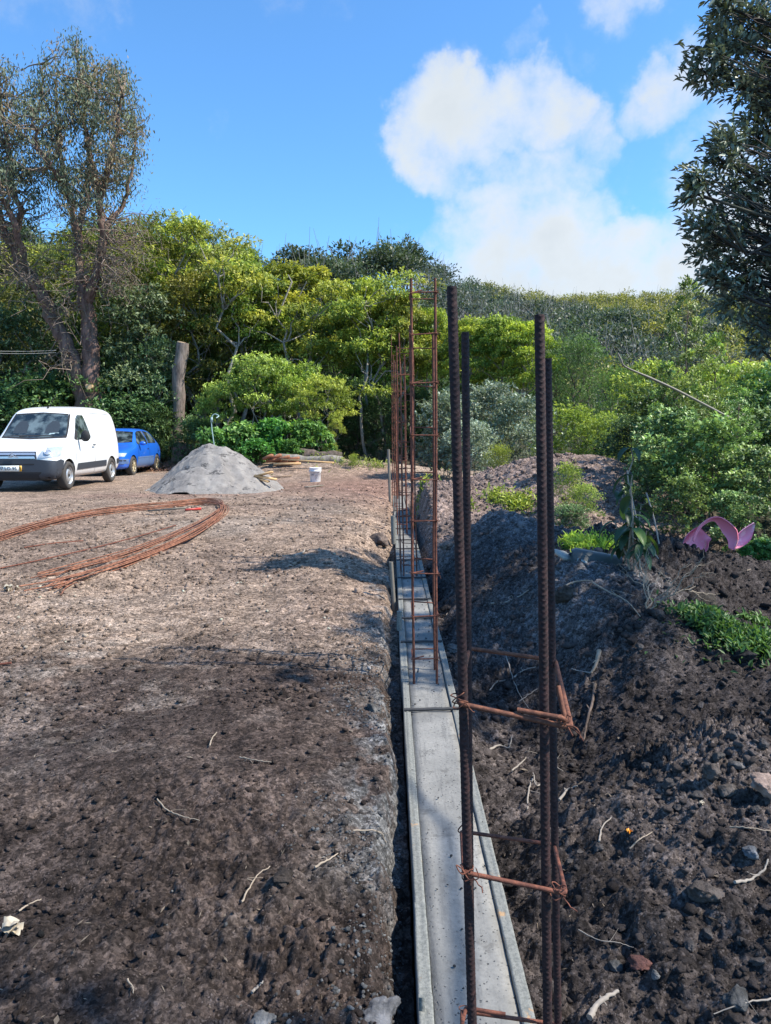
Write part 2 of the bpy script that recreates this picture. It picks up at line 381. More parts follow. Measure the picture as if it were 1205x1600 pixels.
def conc_b(t):
    v = co(t, 'Pos'); n1 = noise(t, 2.5, 5, .6, v); n2 = noise(t, 90, 4, .65, v)
    c = mixc(t, ramp(t, n1, .3, .7), (.165, .162, .152), (.285, .275, .255)); c = mixc(t, ramp(t, n2, .35, .75, 0, .5), c, (.14, .14, .135))
    vo = N(t, 'ShaderNodeTexVoronoi'); vo.inputs['Scale'].default_value = 75; vo.inputs['Randomness'].default_value = 1; L(t, v, vo.inputs['Vector'])
    pit = M(t, 'MULTIPLY', ramp(t, vo.outputs['Distance'], .13, .30, 1, 0), ramp(t, noise(t, 7, 4, .7, v), .40, .56))
    pit = M(t, 'MULTIPLY', pit, ramp(t, noise(t, 160, 3, .5, v), .42, .5))
    c = mixc(t, M(t, 'MULTIPLY', pit, .9), c, (.045, .045, .047))
    sm = ramp(t, noise(t, 11, 6, .7, v), .55, .68, 0, .7); c = mixc(t, sm, c, (.11, .105, .097)); c = mixc(t, ramp(t, noise(t, 9, 5, .7, v, (5, .35, 1)), .50, .66, 0, .5), c, (.12, .118, .115)); c = mixc(t, ramp(t, noise(t, 26, 5, .75, v), .64, .68, 0, .8), c, (.055, .047, .042))
    h = M(t, 'SUBTRACT', M(t, 'MULTIPLY', n2, .6), pit)
    return prin(t, c, .88, 0, .25, h, .6, .004)
M_conc = mat('concrete', conc_b)
def board_b(t):
    v = co(t, 'Pos'); g = noise(t, 30, 4, .6, v, (3, .12, 3)); n = noise(t, 5, 5, .7, v); n2 = noise(t, 120, 4, .7, v)
    w = mixc(t, g, (.30, .17, .08), (.55, .34, .17))
    cc = mixc(t, ramp(t, n2, .3, .7), (.13, .135, .125), (.235, .235, .215))
    f = ramp(t, M(t, 'ADD', n, M(t, 'MULTIPLY', n2, .15)), .42, .48, .8, 0)
    c = mixc(t, f, cc, w); c = mixc(t, ramp(t, noise(t, 60, 3, .6, v), .66, .72, 0, .8), c, (.06, .055, .05))
    return prin(t, c, .85, 0, .25, M(t, 'ADD', g, n2), .5, .003)
M_board = mat('formwork_wood', board_b)
M_plank = plain('pale_timber', (.55, .36, .18), .8, var=.3, sc=12)
M_redwood = plain('red_brown_timber', (.26, .11, .06), .85, var=.4, sc=9)
M_brownwood = plain('weathered_timber', (.24, .17, .12), .85, var=.4, sc=9)
M_paper = plain('white_litter', (.40, .35, .27), .7, var=.12)
def sand_b(t):
    v = co(t); n = noise(t, 3, 5, .65, v); n2 = noise(t, 60, 5, .8, v)
    c = mixc(t, ramp(t, n, .3, .7), (.27, .25, .235), (.42, .39, .36)); c = mixc(t, ramp(t, n2, .5, .8, 0, .6), c, (.16, .15, .15))
    st = ramp(t, noise(t, 3.4, 6, .75, v, (1, 1, 2.2)), .56, .60, 0, .85); c = mixc(t, st, c, (.10, .095, .095))
    return prin(t, c, .95, 0, .1, M(t, 'ADD', n2, n), .9, .05)
M_sand = mat('grey_sand', sand_b)
def dusty(col, col2, rough, coat):
    def b(t):
        v = co(t); sp = N(t, 'ShaderNodeSeparateXYZ'); L(t, v, sp.inputs[0])
        d = M(t, 'ADD', ramp(t, sp.outputs[2], .2, .75, .75, 0), M(t, 'MULTIPLY', M(t, 'SUBTRACT', noise(t, 5, 5, .7), .5), .5), clamp=True)
        return prin(t, mixc(t, M(t, 'MULTIPLY', d, .55), col, col2), rough, 0, .5, None, coat=coat)
    return b
M_white = mat('white_paint', dusty((.76, .77, .78), (.36, .30, .25), .3, .5))
M_blue = plain('blue_paint', (.015, .13, .62), .28, var=.12, sc=3, bstr=0, coat=.8)
M_bluedust = plain('dusty_blue_paint', (.10, .17, .33), .5, var=.15, sc=5, bstr=0)
M_plastic = plain('dark_plastic', (.035, .042, .055), .5, var=.15, bstr=.05)
M_black = plain('black_rubber', (.018, .018, .02), .8, var=.2)
M_tyre = plain('dusty_tyre', (.055, .05, .046), .9, var=.3)
M_rim = plain('silver_rim', (.50, .51, .52), .35, .6, var=.1, bstr=0)
M_gold = plain('dull_gold_rim', (.46, .38, .24), .4, .4, var=.15, bstr=0)
def glass_b(t):
    return prin(t, mixc(t, ramp(t, noise(t, 3.0, 4), .42, .68), (.010, .016, .02), (.13, .17, .18)), .06, 0, .9)  # lighter patches imitate reflections, put into the glass colour
M_glass = mat('dark_window_glass', glass_b)
M_lamp = plain('headlamp_lens', (.50, .55, .58), .1, .3, var=.35, sc=14, bstr=0, coat=1)
M_chrome = plain('bright_trim', (.62, .64, .66), .25, .7, var=.05, bstr=0)
M_plate = plain('plate_white', (.75, .78, .76), .45, var=.03, bstr=0)
M_yel = plain('plate_yellow', (.72, .38, .03), .45, var=.03, bstr=0)
M_ink = plain('plate_ink', (.01, .01, .012), .5, var=.0, bstr=0)
M_pink = mat('pink_plastic', lambda t: prin(t, mixc(t, ramp(t, noise(t, 9, 5, .7), .58, .68, 0, .5), (1.0, .27, .35), (1.0, .62, .62)), .38, 0, .5))
M_lilac = mat('lilac_plastic', lambda t: prin(t, mixc(t, ramp(t, noise(t, 14, 4, .7), .55, .6, 0, .6), (.88, .36, .52), (.95, .7, .74)), .4, 0, .5))
M_pail = mat('pail_plastic', lambda t: prin(t, mixc(t, ramp(t, noise(t, 9, 4, .7), .5, .62, 0, .6), (.72, .72, .73), (.42, .40, .43)), .5, 0, .4))
M_print = plain('faded_print', (.16, .16, .19), .6, var=.3)
M_slab = plain('grey_green_plastic', (.055, .07, .072), .42, var=.5, sc=9, bstr=.4)
M_hose = plain('pale_green_pipe', (.30, .42, .40), .5, var=.1)
M_pole = plain('pale_pole', (.20, .175, .14), .6, var=.3, sc=20)
M_cable = plain('pale_cable', (.28, .28, .27), .6)
M_rock = mat('lava_rock', lambda t: prin(t, mixc(t, ramp(t, noise(t, 14, 6, .7), .35, .7), mixc(t, 1., attr(t), (.5, .5, .5), 'MULTIPLY'), mixc(t, 1., attr(t), (1.4, 1.4, 1.4), 'MULTIPLY')), .92, 0, .2, noise(t, 60, 6, .75), .9, .02))

# ------------------------------------------------------------------ ground sheet
def soilcol(x, y, z):
    n = fbm(x, y, .8, 4, 71) ; n2 = fbm(x, y, 3.0, 4, 72); n3 = fbm(x, y, 9., 3, 73)
    dry = np.array([.27, .198, .15]); drk = np.array([.078, .057, .048]); blk = np.array([.050, .042, .040]); red = np.array([.23, .14, .11]); gry = np.array([.25, .225, .20])
    far = sst(2.9, 5.6, y + n * 2.2 + n2 * .8 - .6 * sst(-.2, -1.6, x) * 0 + .9 * sst(.2, 1.6, -x) - .8)
    f = far[..., None]
    c = drk * (1 - f) + dry * f
    f = (sst(.0, .35, n + .25 * n2) * (1 - sst(3.0, 5, y)) * .5)[..., None]; c = c * (1 - f) + gry * .42 * f
    f = (sst(.02, .3, fbm(x, y, 1.1, 3, 79)) * .5 * (1 - sst(2.2, 4.5, y)))[..., None]; c = c * (1 - f) + blk * 1.2 * f
    f = (gau(x, y, -1.9, 4.0, .9, .8) * sst(-.2, .3, n2 + n3) * .4)[..., None]; c = c * (1 - f) + gry * .95 * f
    f = (sst(.12, .4, fbm(x, y, .55, 3, 75)) * .35 * far)[..., None]; c = c * (1 - f) + gry * .9 * f
    f = (sst(.05, .3, fbm(x, y * .5, .9, 4, 76)) * .4 * (1 - sst(14, 20, y)))[..., None]; c = c * (1 - f) + drk * 1.6 * f
    f = (gau(x, y, -1.0, 17.5, 1.6, 2.2) * .6 + gau(x, y, .0, 17, .8, 3) * .5 + .45 * gau(x, y, -4.5, 14.6, 1.4, .4))[..., None].clip(0, .85); c = c * (1 - f) + red * f
    # concrete spill beside the formwork
    dl = XL(y) - x
    sp = sst(.42, .1, dl + .25 * n2 + .1 * n3) * sst(0, .05, dl) * sst(1.0, 1.2, y) * (1 - sst(6.5, 9.5, y)) * sst(-.15, .25, n3 + n2 + .25 * np.sin(y * 3.1))
    sp = sp * sst(-.12, .12, fbm(x, y, 14., 3, 78))
    f = (sp * .8)[..., None]; c = c * (1 - f) + np.array([.17, .172, .172]) * f
    f = (gau(x, y, -1.1, 1.5, .8, .75) * .75)[..., None]; c = c * (1 - f) + blk * .62 * f
    # right
    mid = (XL(y) + BW / 2)
    r = sst(6.6, 8.6, y + n * 1.2)[..., None]
    cr = blk * (1 - r) + np.array([.235, .175, .15]) * r
    f = (sst(.0, .35, n + n2 * .4) * .55)[..., None]; cr = cr * (1 - f) + np.array([.115, .095, .088]) * f
    f = (gau(x, y, 1.4, 7.3, .45, .6) * .75 + .6 * gau(x, y, 1.4, 5.1, .4, .35))[..., None].clip(0, .8); cr = cr * (1 - f) + np.array([.19, .185, .19]) * f
    k = (x > mid)[..., None]
    c = np.where(k, cr, c)
    m = sst(16, 19, y)[..., None]; base = np.array([.30, .23, .18]); c = np.where(k & (m > 0), c * (1 - m) + base * m, c)
    m = sst(24, 27, y + n)[..., None]; c = c * (1 - m) + np.array([.07, .055, .04]) * m
    m = sst(38, 45, y)[..., None]; c = c * (1 - m) + np.array([.06, .075, .04]) * m
    m = (sst(2.6, 4.5, x) * sst(6.5, 8, y))[..., None]; c = c * (1 - m) + np.array([.05, .05, .03]) * m
    return c.clip(.01, 1) * (1 + .35 * (n3 + n2) + .35 * fbm(x, y, 24., 2, 74)).clip(.4, 1.8)[..., None]
def build_ground():
    ys = np.concatenate([np.linspace(-60, -6, 14), np.linspace(-5, .85, 40), np.geomspace(.9, 30, 860), np.geomspace(31, 900, 90)])
    t = np.linspace(-.62, .72, 800)
    ot = np.geomspace(.05, 30, 34)
    t = np.concatenate([-.62 - ot[::-1], t, .72 + ot])
    Y, T = np.meshgrid(ys, t, indexing='ij')
    X = T * np.sqrt(Y * Y + 1.2)
    Z = H(X, Y)
    V = np.stack([X, Y, Z], -1).reshape(-1, 3); m, n = Y.shape
    i = np.arange(m - 1)[:, None] * n; j = np.arange(n - 1)[None]
    f = np.stack([i + j, i + j + 1, i + n + j + 1, i + n + j], -1).reshape(-1, 4)
    mb = MB(); c = soilcol(X, Y, Z)
    fc = c[:-1, :-1].reshape(-1, 3)
    mb.add(V, f, fc)
    o = mb.build('ground', M_soil, smooth=True); tag(o, kind='structure'); return o
build_ground()

# ------------------------------------------------------------------ clods and litter
def ico(sub):
    bm = bmesh.new(); bmesh.ops.create_icosphere(bm, subdivisions=sub, radius=1.0)
    v = np.array([p.co[:] for p in bm.verts]); f = np.array([[q.index for q in g.verts] for g in bm.faces]); bm.free(); return v, f
ICO1, ICO2, ICO3, ICO4 = ico(1), ico(2), ico(3), ico(4)
def rockshape(base, seed, amp=.4):
    v, f = base; rs = np.random.RandomState(seed); v = v.copy()
    for k in range(13):
        d = rs.normal(size=3); d /= np.linalg.norm(d); c = rs.uniform(.5, .82)
        pr = v @ d; v -= np.clip(pr - c, 0, None)[:, None] * d * .85
    a, b = rs.uniform(0, 9, 2)
    v *= (1 + amp * fbm(v[:, 0] + v[:, 2] * .7 + a, v[:, 1] - v[:, 2] * .6 + b, 2.4, 5, seed, .68))[:, None]
    return v, f
def rndrot(rs, n):
    q = rs.normal(size=(n, 4)); q /= np.linalg.norm(q, axis=1)[:, None]; w, x, y, z = q.T
    return np.stack([1 - 2 * (y * y + z * z), 2 * (x * y - z * w), 2 * (x * z + y * w), 2 * (x * y + z * w), 1 - 2 * (x * x + z * z), 2 * (y * z - x * w), 2 * (x * z - y * w), 2 * (y * z + x * w), 1 - 2 * (x * x + y * y)], -1).reshape(n, 3, 3)
def scatter(mb, base, X, Y, S, rs, cols, sink=.3, zfix=None):
    Z = H(X, Y) if zfix is None else np.full(len(X), zfix)
    var = [rockshape(base, k + 5) for k in range(7)]
    which = rs.randint(0, 7, len(X)); R = rndrot(rs, len(X)); sc = rs.uniform(.6, 1.25, (len(X), 3))
    for k in range(7):
        m = which == k
        if not m.any(): continue
        v = var[k][0][None] * (S[m][:, None, None]) * sc[m][:, None, :]
        v = np.einsum('nij,nkj->nki', R[m], v); v[:, :, 2] *= .8
        v += np.stack([X[m], Y[m], Z[m] + S[m] * sink], -1)[:, None]
        nv = var[k][0].shape[0]; f = var[k][1][None] + (np.arange(m.sum()) * nv)[:, None, None]
        mb.add(v.reshape(-1, 3), f.reshape(-1, 3), np.repeat(cols[m], len(var[k][1]), 0))
def build_clods():
    rs = np.random.RandomState(3); mb = MB()
    for (n, y0, y1, s0, s1, base) in ((34000, 1.3, 14, .0008, .0028, ICO1), (9000, 1.3, 17, .0018, .0055, ICO1), (700, 1.4, 18, .005, .010, ICO2)):
        Y = np.exp(rs.uniform(math.log(y0), math.log(y1), n)); tt = rs.uniform(-.56, .6, n)
        right = rs.rand(n) < .5
        tt = np.where(right, rs.uniform(.0, .6, n), tt); X = tt * Y
        S = Y * (s0 + (s1 - s0) * rs.rand(n) ** 3)
        S = np.minimum(S, np.where(X > XR(Y), .05, .02 + .012 * (Y > 6))) 
        keep = ((X < XL(Y) - .06) | (X > XR(Y) + .03)) & ~((X < -5.5) & (Y > 12)) & ~((X > 2.9) & (Y > 7.2))
        keep &= (X > XR(Y)) | (rs.rand(n) < .25 + .9 * np.clip(vn(X * 2.1, Y * 1.6, 88) * 2 + .3, 0, 1)) 
        big = (Y < 3) & (X < 0); S = np.where(big, S * .75, S)
        X, Y, S = X[keep], Y[keep], S[keep]
        c = soilcol(X, Y, 0 * X) * rs.uniform(.6, 1.3, (len(X), 1)); pale = rs.rand(len(X)) < .03
        c[pale] = c[pale] * 1.3 + .03
        scatter(mb, base, X, Y, S, rs, c.clip(.02, .6))
    # broken clods over the dug right hand bank
    n = 5200; Y = np.exp(rs.uniform(math.log(1.5), math.log(13), n)); X = XR(Y) + .04 + rs.rand(n) * (.52 * Y - .2).clip(.3, 3.2); S = Y ** .5 * (.0028 + .013 * rs.rand(n) ** 4)
    keep = (fbm(X, Y, 1.8, 3, 97) > -.05) & ~((X > 2.9) & (Y > 7.2)); X, Y, S = X[keep], Y[keep], S[keep]
    scatter(mb, ICO2, X, Y, S, rs, (soilcol(X, Y, 0 * X) * rs.uniform(.6, 1.25, (len(X), 1))).clip(.02, .5), sink=-.05)
    n = 9000; Y = np.exp(rs.uniform(math.log(4), math.log(18), n)); X = XL(Y) - .1 - rs.rand(n) * .55 * Y; S = .0045 + .016 * rs.rand(n) ** 3 * np.clip(Y / 8, .5, 1.2)
    keep = (rs.rand(n) < .15 + 1.6 * np.clip(fbm(X, Y, .9, 3, 98) + .12, 0, 1)) & ~((X < -5.8) & (Y > 13)) & (((X + 3.4) / 1.5) ** 2 + ((Y - 16.2) / 1.5) ** 2 > 1); X, Y, S = X[keep], Y[keep], S[keep]
    scatter(mb, ICO1, X, Y, S, rs, (soilcol(X, Y, 0 * X) * rs.uniform(.35, 1.15, (len(X), 1))).clip(.02, .5), sink=.1)
    n = 16000; Y = np.exp(rs.uniform(math.log(1.35), math.log(8), n)); X = XL(Y) - .06 - rs.rand(n) * .56 * Y; S = Y ** .5 * (.0013 + .0085 * rs.rand(n) ** 5)
    keep = (rs.rand(n) < .2 + 1.5 * np.clip(fbm(X, Y, 1.6, 3, 95) + .1, 0, 1)); X, Y, S = X[keep], Y[keep], S[keep]
    tone = np.where(rs.rand(len(X)) < .15, rs.uniform(1.4, 2.6, len(X)), rs.uniform(.4, 1.15, len(X)))[:, None]
    scatter(mb, ICO1, X, Y, S, rs, (soilcol(X, Y, 0 * X) * tone).clip(.02, .5), sink=.45)
    # crumbs fallen on the concrete
    n = 420; Y = rs.uniform(1.3, 9, n); X = XL(Y) + BW * rs.rand(n) ** .8; k = (vn(X * 9, Y * 4, 12) > .05) | (rs.rand(n) < .15); X, Y = X[k], Y[k]; S = rs.uniform(.0012, .0042, len(X)) * Y ** .4
    scatter(mb, ICO1, X, Y, S, rs, np.full((len(X), 3), .07) * rs.uniform(.6, 1.6, (len(X), 1)), zfix=.0)
    # splashes of set concrete crumbs next to the form
    n = 7000; Y = rs.uniform(1.4, 5.5, n); X = XL(Y) - .03 - np.abs(rs.normal(0, .17, n)); S = .0012 + .008 * rs.rand(n) ** 3
    k = fbm(X, Y, 2.5, 3, 99) > -.12; X, Y, S = X[k], Y[k], S[k]
    scatter(mb, ICO1, X, Y, S, rs, np.full((len(X), 3), .17) * rs.uniform(.5, 1.5, (len(X), 1)))
    o = mb.build('gravel', M_clod, smooth=False); tag(o, 'loose soil crumbs and small clods scattered over the bare earth', 'gravel', kind='stuff')
    lit = MB(); n = 1700
    Y = np.exp(rs.uniform(math.log(1.4), math.log(15), n)); X = rs.uniform(-.55, .6, n) * Y
    keep = (X < XL(Y) - .05) | (X > XR(Y) + .05); X, Y = X[keep], Y[keep]; n = len(X)
    Lh = Y * (.0012 + .007 * rs.rand(n) ** 3) + .002; Wd = Lh * rs.uniform(.05, .2, n) * np.where(rs.rand(n) < .2, 2.5, 1); a = rs.uniform(0, 6.28, n)
    d = np.stack([np.cos(a), np.sin(a), rs.uniform(-.25, .35, n)], -1); s_ = np.stack([-np.sin(a), np.cos(a), 0 * a], -1)
    P = np.stack([X, Y, H(X, Y) + .004], -1)
    v = np.stack([P - d * Lh[:, None], P + s_ * Wd[:, None] + [0, 0, .001], P + d * Lh[:, None], P - s_ * Wd[:, None]], 1)
    cc = np.array([.27, .22, .17]) * rs.uniform(.25, 1.3, (n, 1))
    lit.add(v.reshape(-1, 3), np.arange(n * 4).reshape(n, 4), cc)
    o = lit.build('straw_litter', M_clod); tag(o, 'bits of straw, chips and leaf litter lying on the soil', 'litter', kind='stuff')
build_clods()

# ------------------------------------------------------------------ single rocks
def rock(px, py, wpx, label, col, seed, squash=.75, lift=.25, name='rock', yfix=None):
    p = ground(px, py + wpx * .25)
    s = wpx / 1200. * p.y / 2
    mb = MB(); v, f = rockshape(ICO4, seed, .34)
    R = rndrot(np.random.RandomState(seed), 1)[0]; v = (v * s * np.array([1.15, 1, .85])) @ R.T; v[:, 2] *= squash
    mb.add(v, f, col); o = mb.build(name, M_rock, smooth=True, loc=(p.x, p.y, p.z + s * lift)); tag(o, label, 'rock'); return o
rock(1100, 1388, 62, 'brown angular rock casting a dark shadow on the right bank of black soil', (.12, .10, .09), 11)
rock(1174, 1327, 32, 'blue grey rounded stone near the right edge with pale roots beside it', (.17, .18, .2), 12)
rock(1000, 1500, 44, 'reddish stone with a grey lump either side, lower right soil', (.17, .085, .075), 13)
rock(962, 1508, 26, 'small grey stone left of the reddish stone in the lower right soil', (.12, .12, .12), 14)
rock(1024, 1520, 20, 'little pale grey stone right of the reddish stone', (.18, .18, .18), 15)
rock(1150, 1555, 44, 'rough dark grey rock at the bottom right corner of the soil', (.10, .10, .10), 16)
rock(1198, 1225, 52, 'smooth pinkish tan stone cut by the right edge', (.42, .31, .26), 17)
rock(1153, 1194, 28, 'grey knobbly stone on the crest of the near right bank', (.16, .15, .145), 18)
rock(1110, 1205, 34, 'broad brownish clod rock on the crest of the near right bank', (.12, .10, .09), 19)
rock(1135, 1232, 30, 'grey brown clod just below the crest of the near right bank', (.14, .12, .11), 20)
rock(885, 925, 46, 'brown boulder below the grey green plastic piece', (.085, .07, .06), 21)
rock(1098, 935, 50, 'dark brown lump half sunk in the black ridge under the pink plastic', (.07, .06, .05), 22)
rock(1025, 955, 30, 'dark round stone behind the dry twigs in the black soil', (.06, .055, .055), 23)
rock(1165, 1022, 34, 'black rock sitting in the low green weeds at the right', (.035, .033, .033), 24)
rock(708, 1012, 26, 'grey stone stuck between the formwork and the black pit', (.17, .165, .16), 25)
rock(765, 745, 18, 'oval grey stone on the sunlit spoil heap', (.17, .145, .135), 26)
rock(933, 702, 24, 'brown stone on top of the far heap by the shrubs', (.22, .14, .10), 27)
rock(443, 1366, 42, 'dark flat clod left of the formwork in the near soil', (.06, .048, .042), 28, .5)
rock(592, 840, 34, 'large brown clod fallen into the gap left of the formwork', (.17, .13, .11), 29, .8)
rock(585, 1105, 26, 'grey crusted clod by the left side of the formwork', (.15, .14, .13), 30)
rock(410, 1590, 50, 'pale concrete crusted lump at the bottom edge', (.25, .25, .25), 31, .5)
rock(700, 850, 26, 'pale brown stone at the foot of the spoil beside the formwork', (.24, .19, .16), 32)
rock(720, 712, 40, 'smooth blue grey boulder on the far left end of the spoil heap', (.22, .26, .30), 33)
rock(678, 718, 24, 'brown boulder left of the smooth blue grey boulder', (.22, .16, .13), 34)
rock(590, 1560, 90, 'crusted grey mound of spilled concrete and soil beside the formwork at the bottom', (.19, .19, .2), 35, .45, -.1)
rock(1120, 1180, 24, 'small dark knob of earth above the broad clod rock', (.1, .09, .085), 36)
for k, (px, py, w_) in enumerate([(1010, 1195, 20), (1045, 1222, 24), (1075, 1190, 18), (1090, 1240, 22), (1180, 1262, 20), (985, 1225, 16), (1195, 1290, 18), (1060, 1262, 15), (1030, 1245, 14), (1145, 1150, 22), (1190, 1160, 24),
                                  (905, 1330, 18), (935, 1322, 22), (890, 1345, 14), (1078, 1475, 22), (1105, 1455, 26), (1185, 1500, 24), (1160, 1470, 18), (1095, 1100, 14), (1060, 1080, 16), (1000, 1010, 16), (970, 985, 14), (1030, 1120, 18)]):
    o = rock(px, py, w_, 'lumpy dark grey clod among many on the black soil to the right', (.10, .09, .088), 50 + k); o['group'] = 'dark clods on the right hand soil'; o.name = 'clod'; o['category'] = 'clod'

# ------------------------------------------------------------------ formwork, beam
def strip(name, xoff0, xoff1, z0, z1, y0, y1, m, parent, seed, wob=.0026, step=.03):
    ys = np.arange(y0, y1 + step, step); n = len(ys)
    w = lambda s: wob * (fbm(ys, ys * 0, 1.3, 2, seed + s) * 2 + .6 * vn(ys * 25, ys * 0, seed + s))
    xa = XL(ys) + xoff0 + w(0); xb = XL(ys) + xoff1 + w(1)
    nx = 6; V = []
    ring = [(0, z0), (0, z1)] + [(k / nx, z1) for k in range(1, nx)] + [(1, z1), (1, z0)]
    for (u, z) in ring:
        V.append(np.stack([xa + (xb - xa) * u, ys, np.full(n, z) + (w(int(u * 10) + 2) if z == z1 else 0)], -1))
    V = np.stack(V, 1); k = len(ring); mb = MB()
    i = np.arange(n - 1)[:, None] * k; j = np.arange(k)[None]; j2 = (j + 1) % k
    mb.add(V.reshape(-1, 3), np.stack([i + j, i + n * 0 + j2, i + k + j2, i + k + j], -1).reshape(-1, 4)[:, ::-1])
    for e, rev in ((0, False), (n - 1, True)):
        vv = V[e]; c = vv.mean(0); cv = np.concatenate([vv, c[None]]); a = np.arange(k)
        mb.add(cv, np.stack([a, (a + 1) % k, np.full(k, k)], 1))
    return mb.build(name, m, parent)
beam = empty('concrete_footing', (0, 0, 0)); tag(beam, 'long straight strip of fresh grey concrete running away to the trees between boards', 'concrete footing')
for (a, b, z) in ((-.8, 3.5, -.004), (3.515, 6.0, -.007), (6.015, 9.4, -.005), (9.415, 17, -.006)):
    strip('concrete_pour', .034, BW - .034, -.35, z, a, b, M_conc, beam, int(b * 3), .002)
fw = empty('timber_formwork', (0, 0, 0)); tag(fw, 'pair of cement smeared timber boards lining both sides of the concrete strip', 'formwork')
for (a, b, dx, z) in ((-.8, 2.0, 0, .004), (2.003, 3.95, .001, .002), (3.953, 5.6, -.006, .003), (5.603, 8.4, -.003, .004), (8.403, 12, -.004, .003), (12.003, 17, -.005, .004)):
    strip('side_board', 0 + dx, .0325 + dx * .2, -.22, z, a, b, M_board, fw, int(b * 7))
for (a, b, dx, z) in ((-.8, 3.0, .001, .004), (3.003, 4.9, .004, .003), (4.903, 6.9, -.001, .003), (6.903, 10, .002, .004), (10.003, 13.5, .004, .003), (13.503, 17, .002, .004)):
    strip('side_board', BW - .0325 + dx * .2, BW + dx, -.22, z, a, b, M_board, fw, int(b * 11) + 2)
def spacer(y, label, th=.017, m=M_plastic):
    mb = MB(); pts = interp(Vector((XL(y) + .0, y, .008)), Vector((XR(y) - .0, y + .015, .009)), 8)
    for k, p in enumerate(pts): p.z += .0012 * math.sin(k * 2.1)
    mb.tube(pts, th / 2, 6); o = mb.build('cross_batten', M_wetwood, fw)
M_wetwood = plain('cement_stained_dark_wood', (.040, .040, .042), .8, var=.4, sc=60)
for y in (3.52, 4.72, 5.35, 5.98, 6.9, 7.9, 8.7, 9.45, 10.6, 11.4, 12.2, 13.2): spacer(y, '')
# nails / cement blobs on the right board
def stake(px, py_top, py_bot, y, wpx, label, m=M_board, lean=0):
    a = at_y(px, py_top, y); b = at_y(px + lean, py_bot, y); s = wpx / 1200 * y
    mb = MB(); pts = interp(b, a, 5); w = s / 2
    Vs = []
    for p in pts: Vs += [[p.x - w, p.y - w * .8, p.z], [p.x + w, p.y - w * .8, p.z], [p.x + w * 1.1, p.y + w * .8, p.z], [p.x - w, p.y + w * .8, p.z]]
    n = len(pts); i = np.arange(n - 1)[:, None] * 4; j = np.arange(4)[None]; j2 = (j + 1) % 4
    mb.add(Vs, np.stack([i + j, i + j2, i + 4 + j2, i + 4 + j], -1).reshape(-1, 4)); mb.add(np.array(Vs[-4:]), [[0, 1, 2, 3]])
    o = mb.build('wooden_stake', m); tag(o, label, 'stake'); return o
stake(607, 702, 800, 14.8, 4, 'tall thin grey stake at the far left end of the formwork', M_pole, 3)
stake(611, 878, 1010, 6.0, 6, 'short grey stake leaning against the left form board in mid distance', M_pole, 9)
stake(614, 806, 850, 9.2, 7, 'pale wooden stake holding the left form board past the soil pit', M_board, 1)
stake(659, 1556, 1700, 1.62, 10, 'wooden stake against the left board at the bottom of the picture', M_board, 2)
stake(624, 955, 985, 4.9, 8, 'stubby pale wood block nailed outside the left board', M_board, 0)

# ------------------------------------------------------------------ rebar cages
def rib_fn(r0, pitch=.0075, h=.0011):
    def f(s, th):
        out = 0
        for c in (0.0, math.pi):
            d = np.angle(np.exp(1j * (th - c))); am = np.clip(np.cos(d), 0, 1) ** .6
            ph = (s / pitch + (.62 * np.abs(d) if c == 0 else -.62 * d)) % 1.0
            out = out + h * am * np.clip(1 - np.abs(ph - .5) * 4.2, 0, 1)
        return out + .0006 * (np.abs(np.angle(np.exp(2j * (th - math.pi / 2)))) < .35)
    return f
def bar_mesh(parent, a, b, r, m, detailed=False, n=10, name='bar', wob=.003, seed=0):
    mb = MB(); k = int((b - a).length / .00085) if detailed else 24
    pts = interp(a, b, k); rs = random.Random(seed); ax, ay = rs.uniform(-1, 1), rs.uniform(-1, 1)
    for i, p in enumerate(pts):
        u = i / (k - 1); p.x += wob * ax * math.sin(u * 3.14 * 1.0) + wob * .3 * math.sin(u * 11); p.y += wob * ay * math.sin(u * 3.14)
    mb.tube(pts, r, 22 if detailed else n, ribs=rib_fn(r) if detailed else None)
    return mb.build(name, m, parent, smooth=True)
def corner_path(cs, rad=.012, k=5, closed=True):
    out = []; n = len(cs)
    for i in range(n):
        p, c, q = cs[i - 1], cs[i], cs[(i + 1) % n]
        if not closed and i in (0, n - 1): out.append(c.copy()); continue
        a = c + (p - c).normalized() * rad; b = c + (q - c).normalized() * rad
        for j in range(k + 1):
            t = j / k; out.append(a * (1 - t) ** 2 + c * 2 * t * (1 - t) + b * t * t)
    if closed: out.append(out[0].copy())
    return out
def tie(mb, c, r, seed, tail=.02, rw=.0009):
    rs = random.Random(seed); pts = []
    ax = Vector((rs.uniform(-.5, .5), rs.uniform(-.5, .5), 1)).normalized(); u = ax.orthogonal().normalized(); v = ax.cross(u)
    for i in range(34):
        th = i * .52; rr = r * (1 + .18 * rs.uniform(-1, 1)); pts.append(c + (u * math.cos(th) + v * math.sin(th)) * rr + ax * (.009 * math.sin(i * .37)))
    for i in range(5): pts.append(pts[-1] + Vector((rs.uniform(-.2, 1), rs.uniform(-1, .2), rs.uniform(-1, .3))) * tail / 4)
    mb.tube(pts, rw, 5)
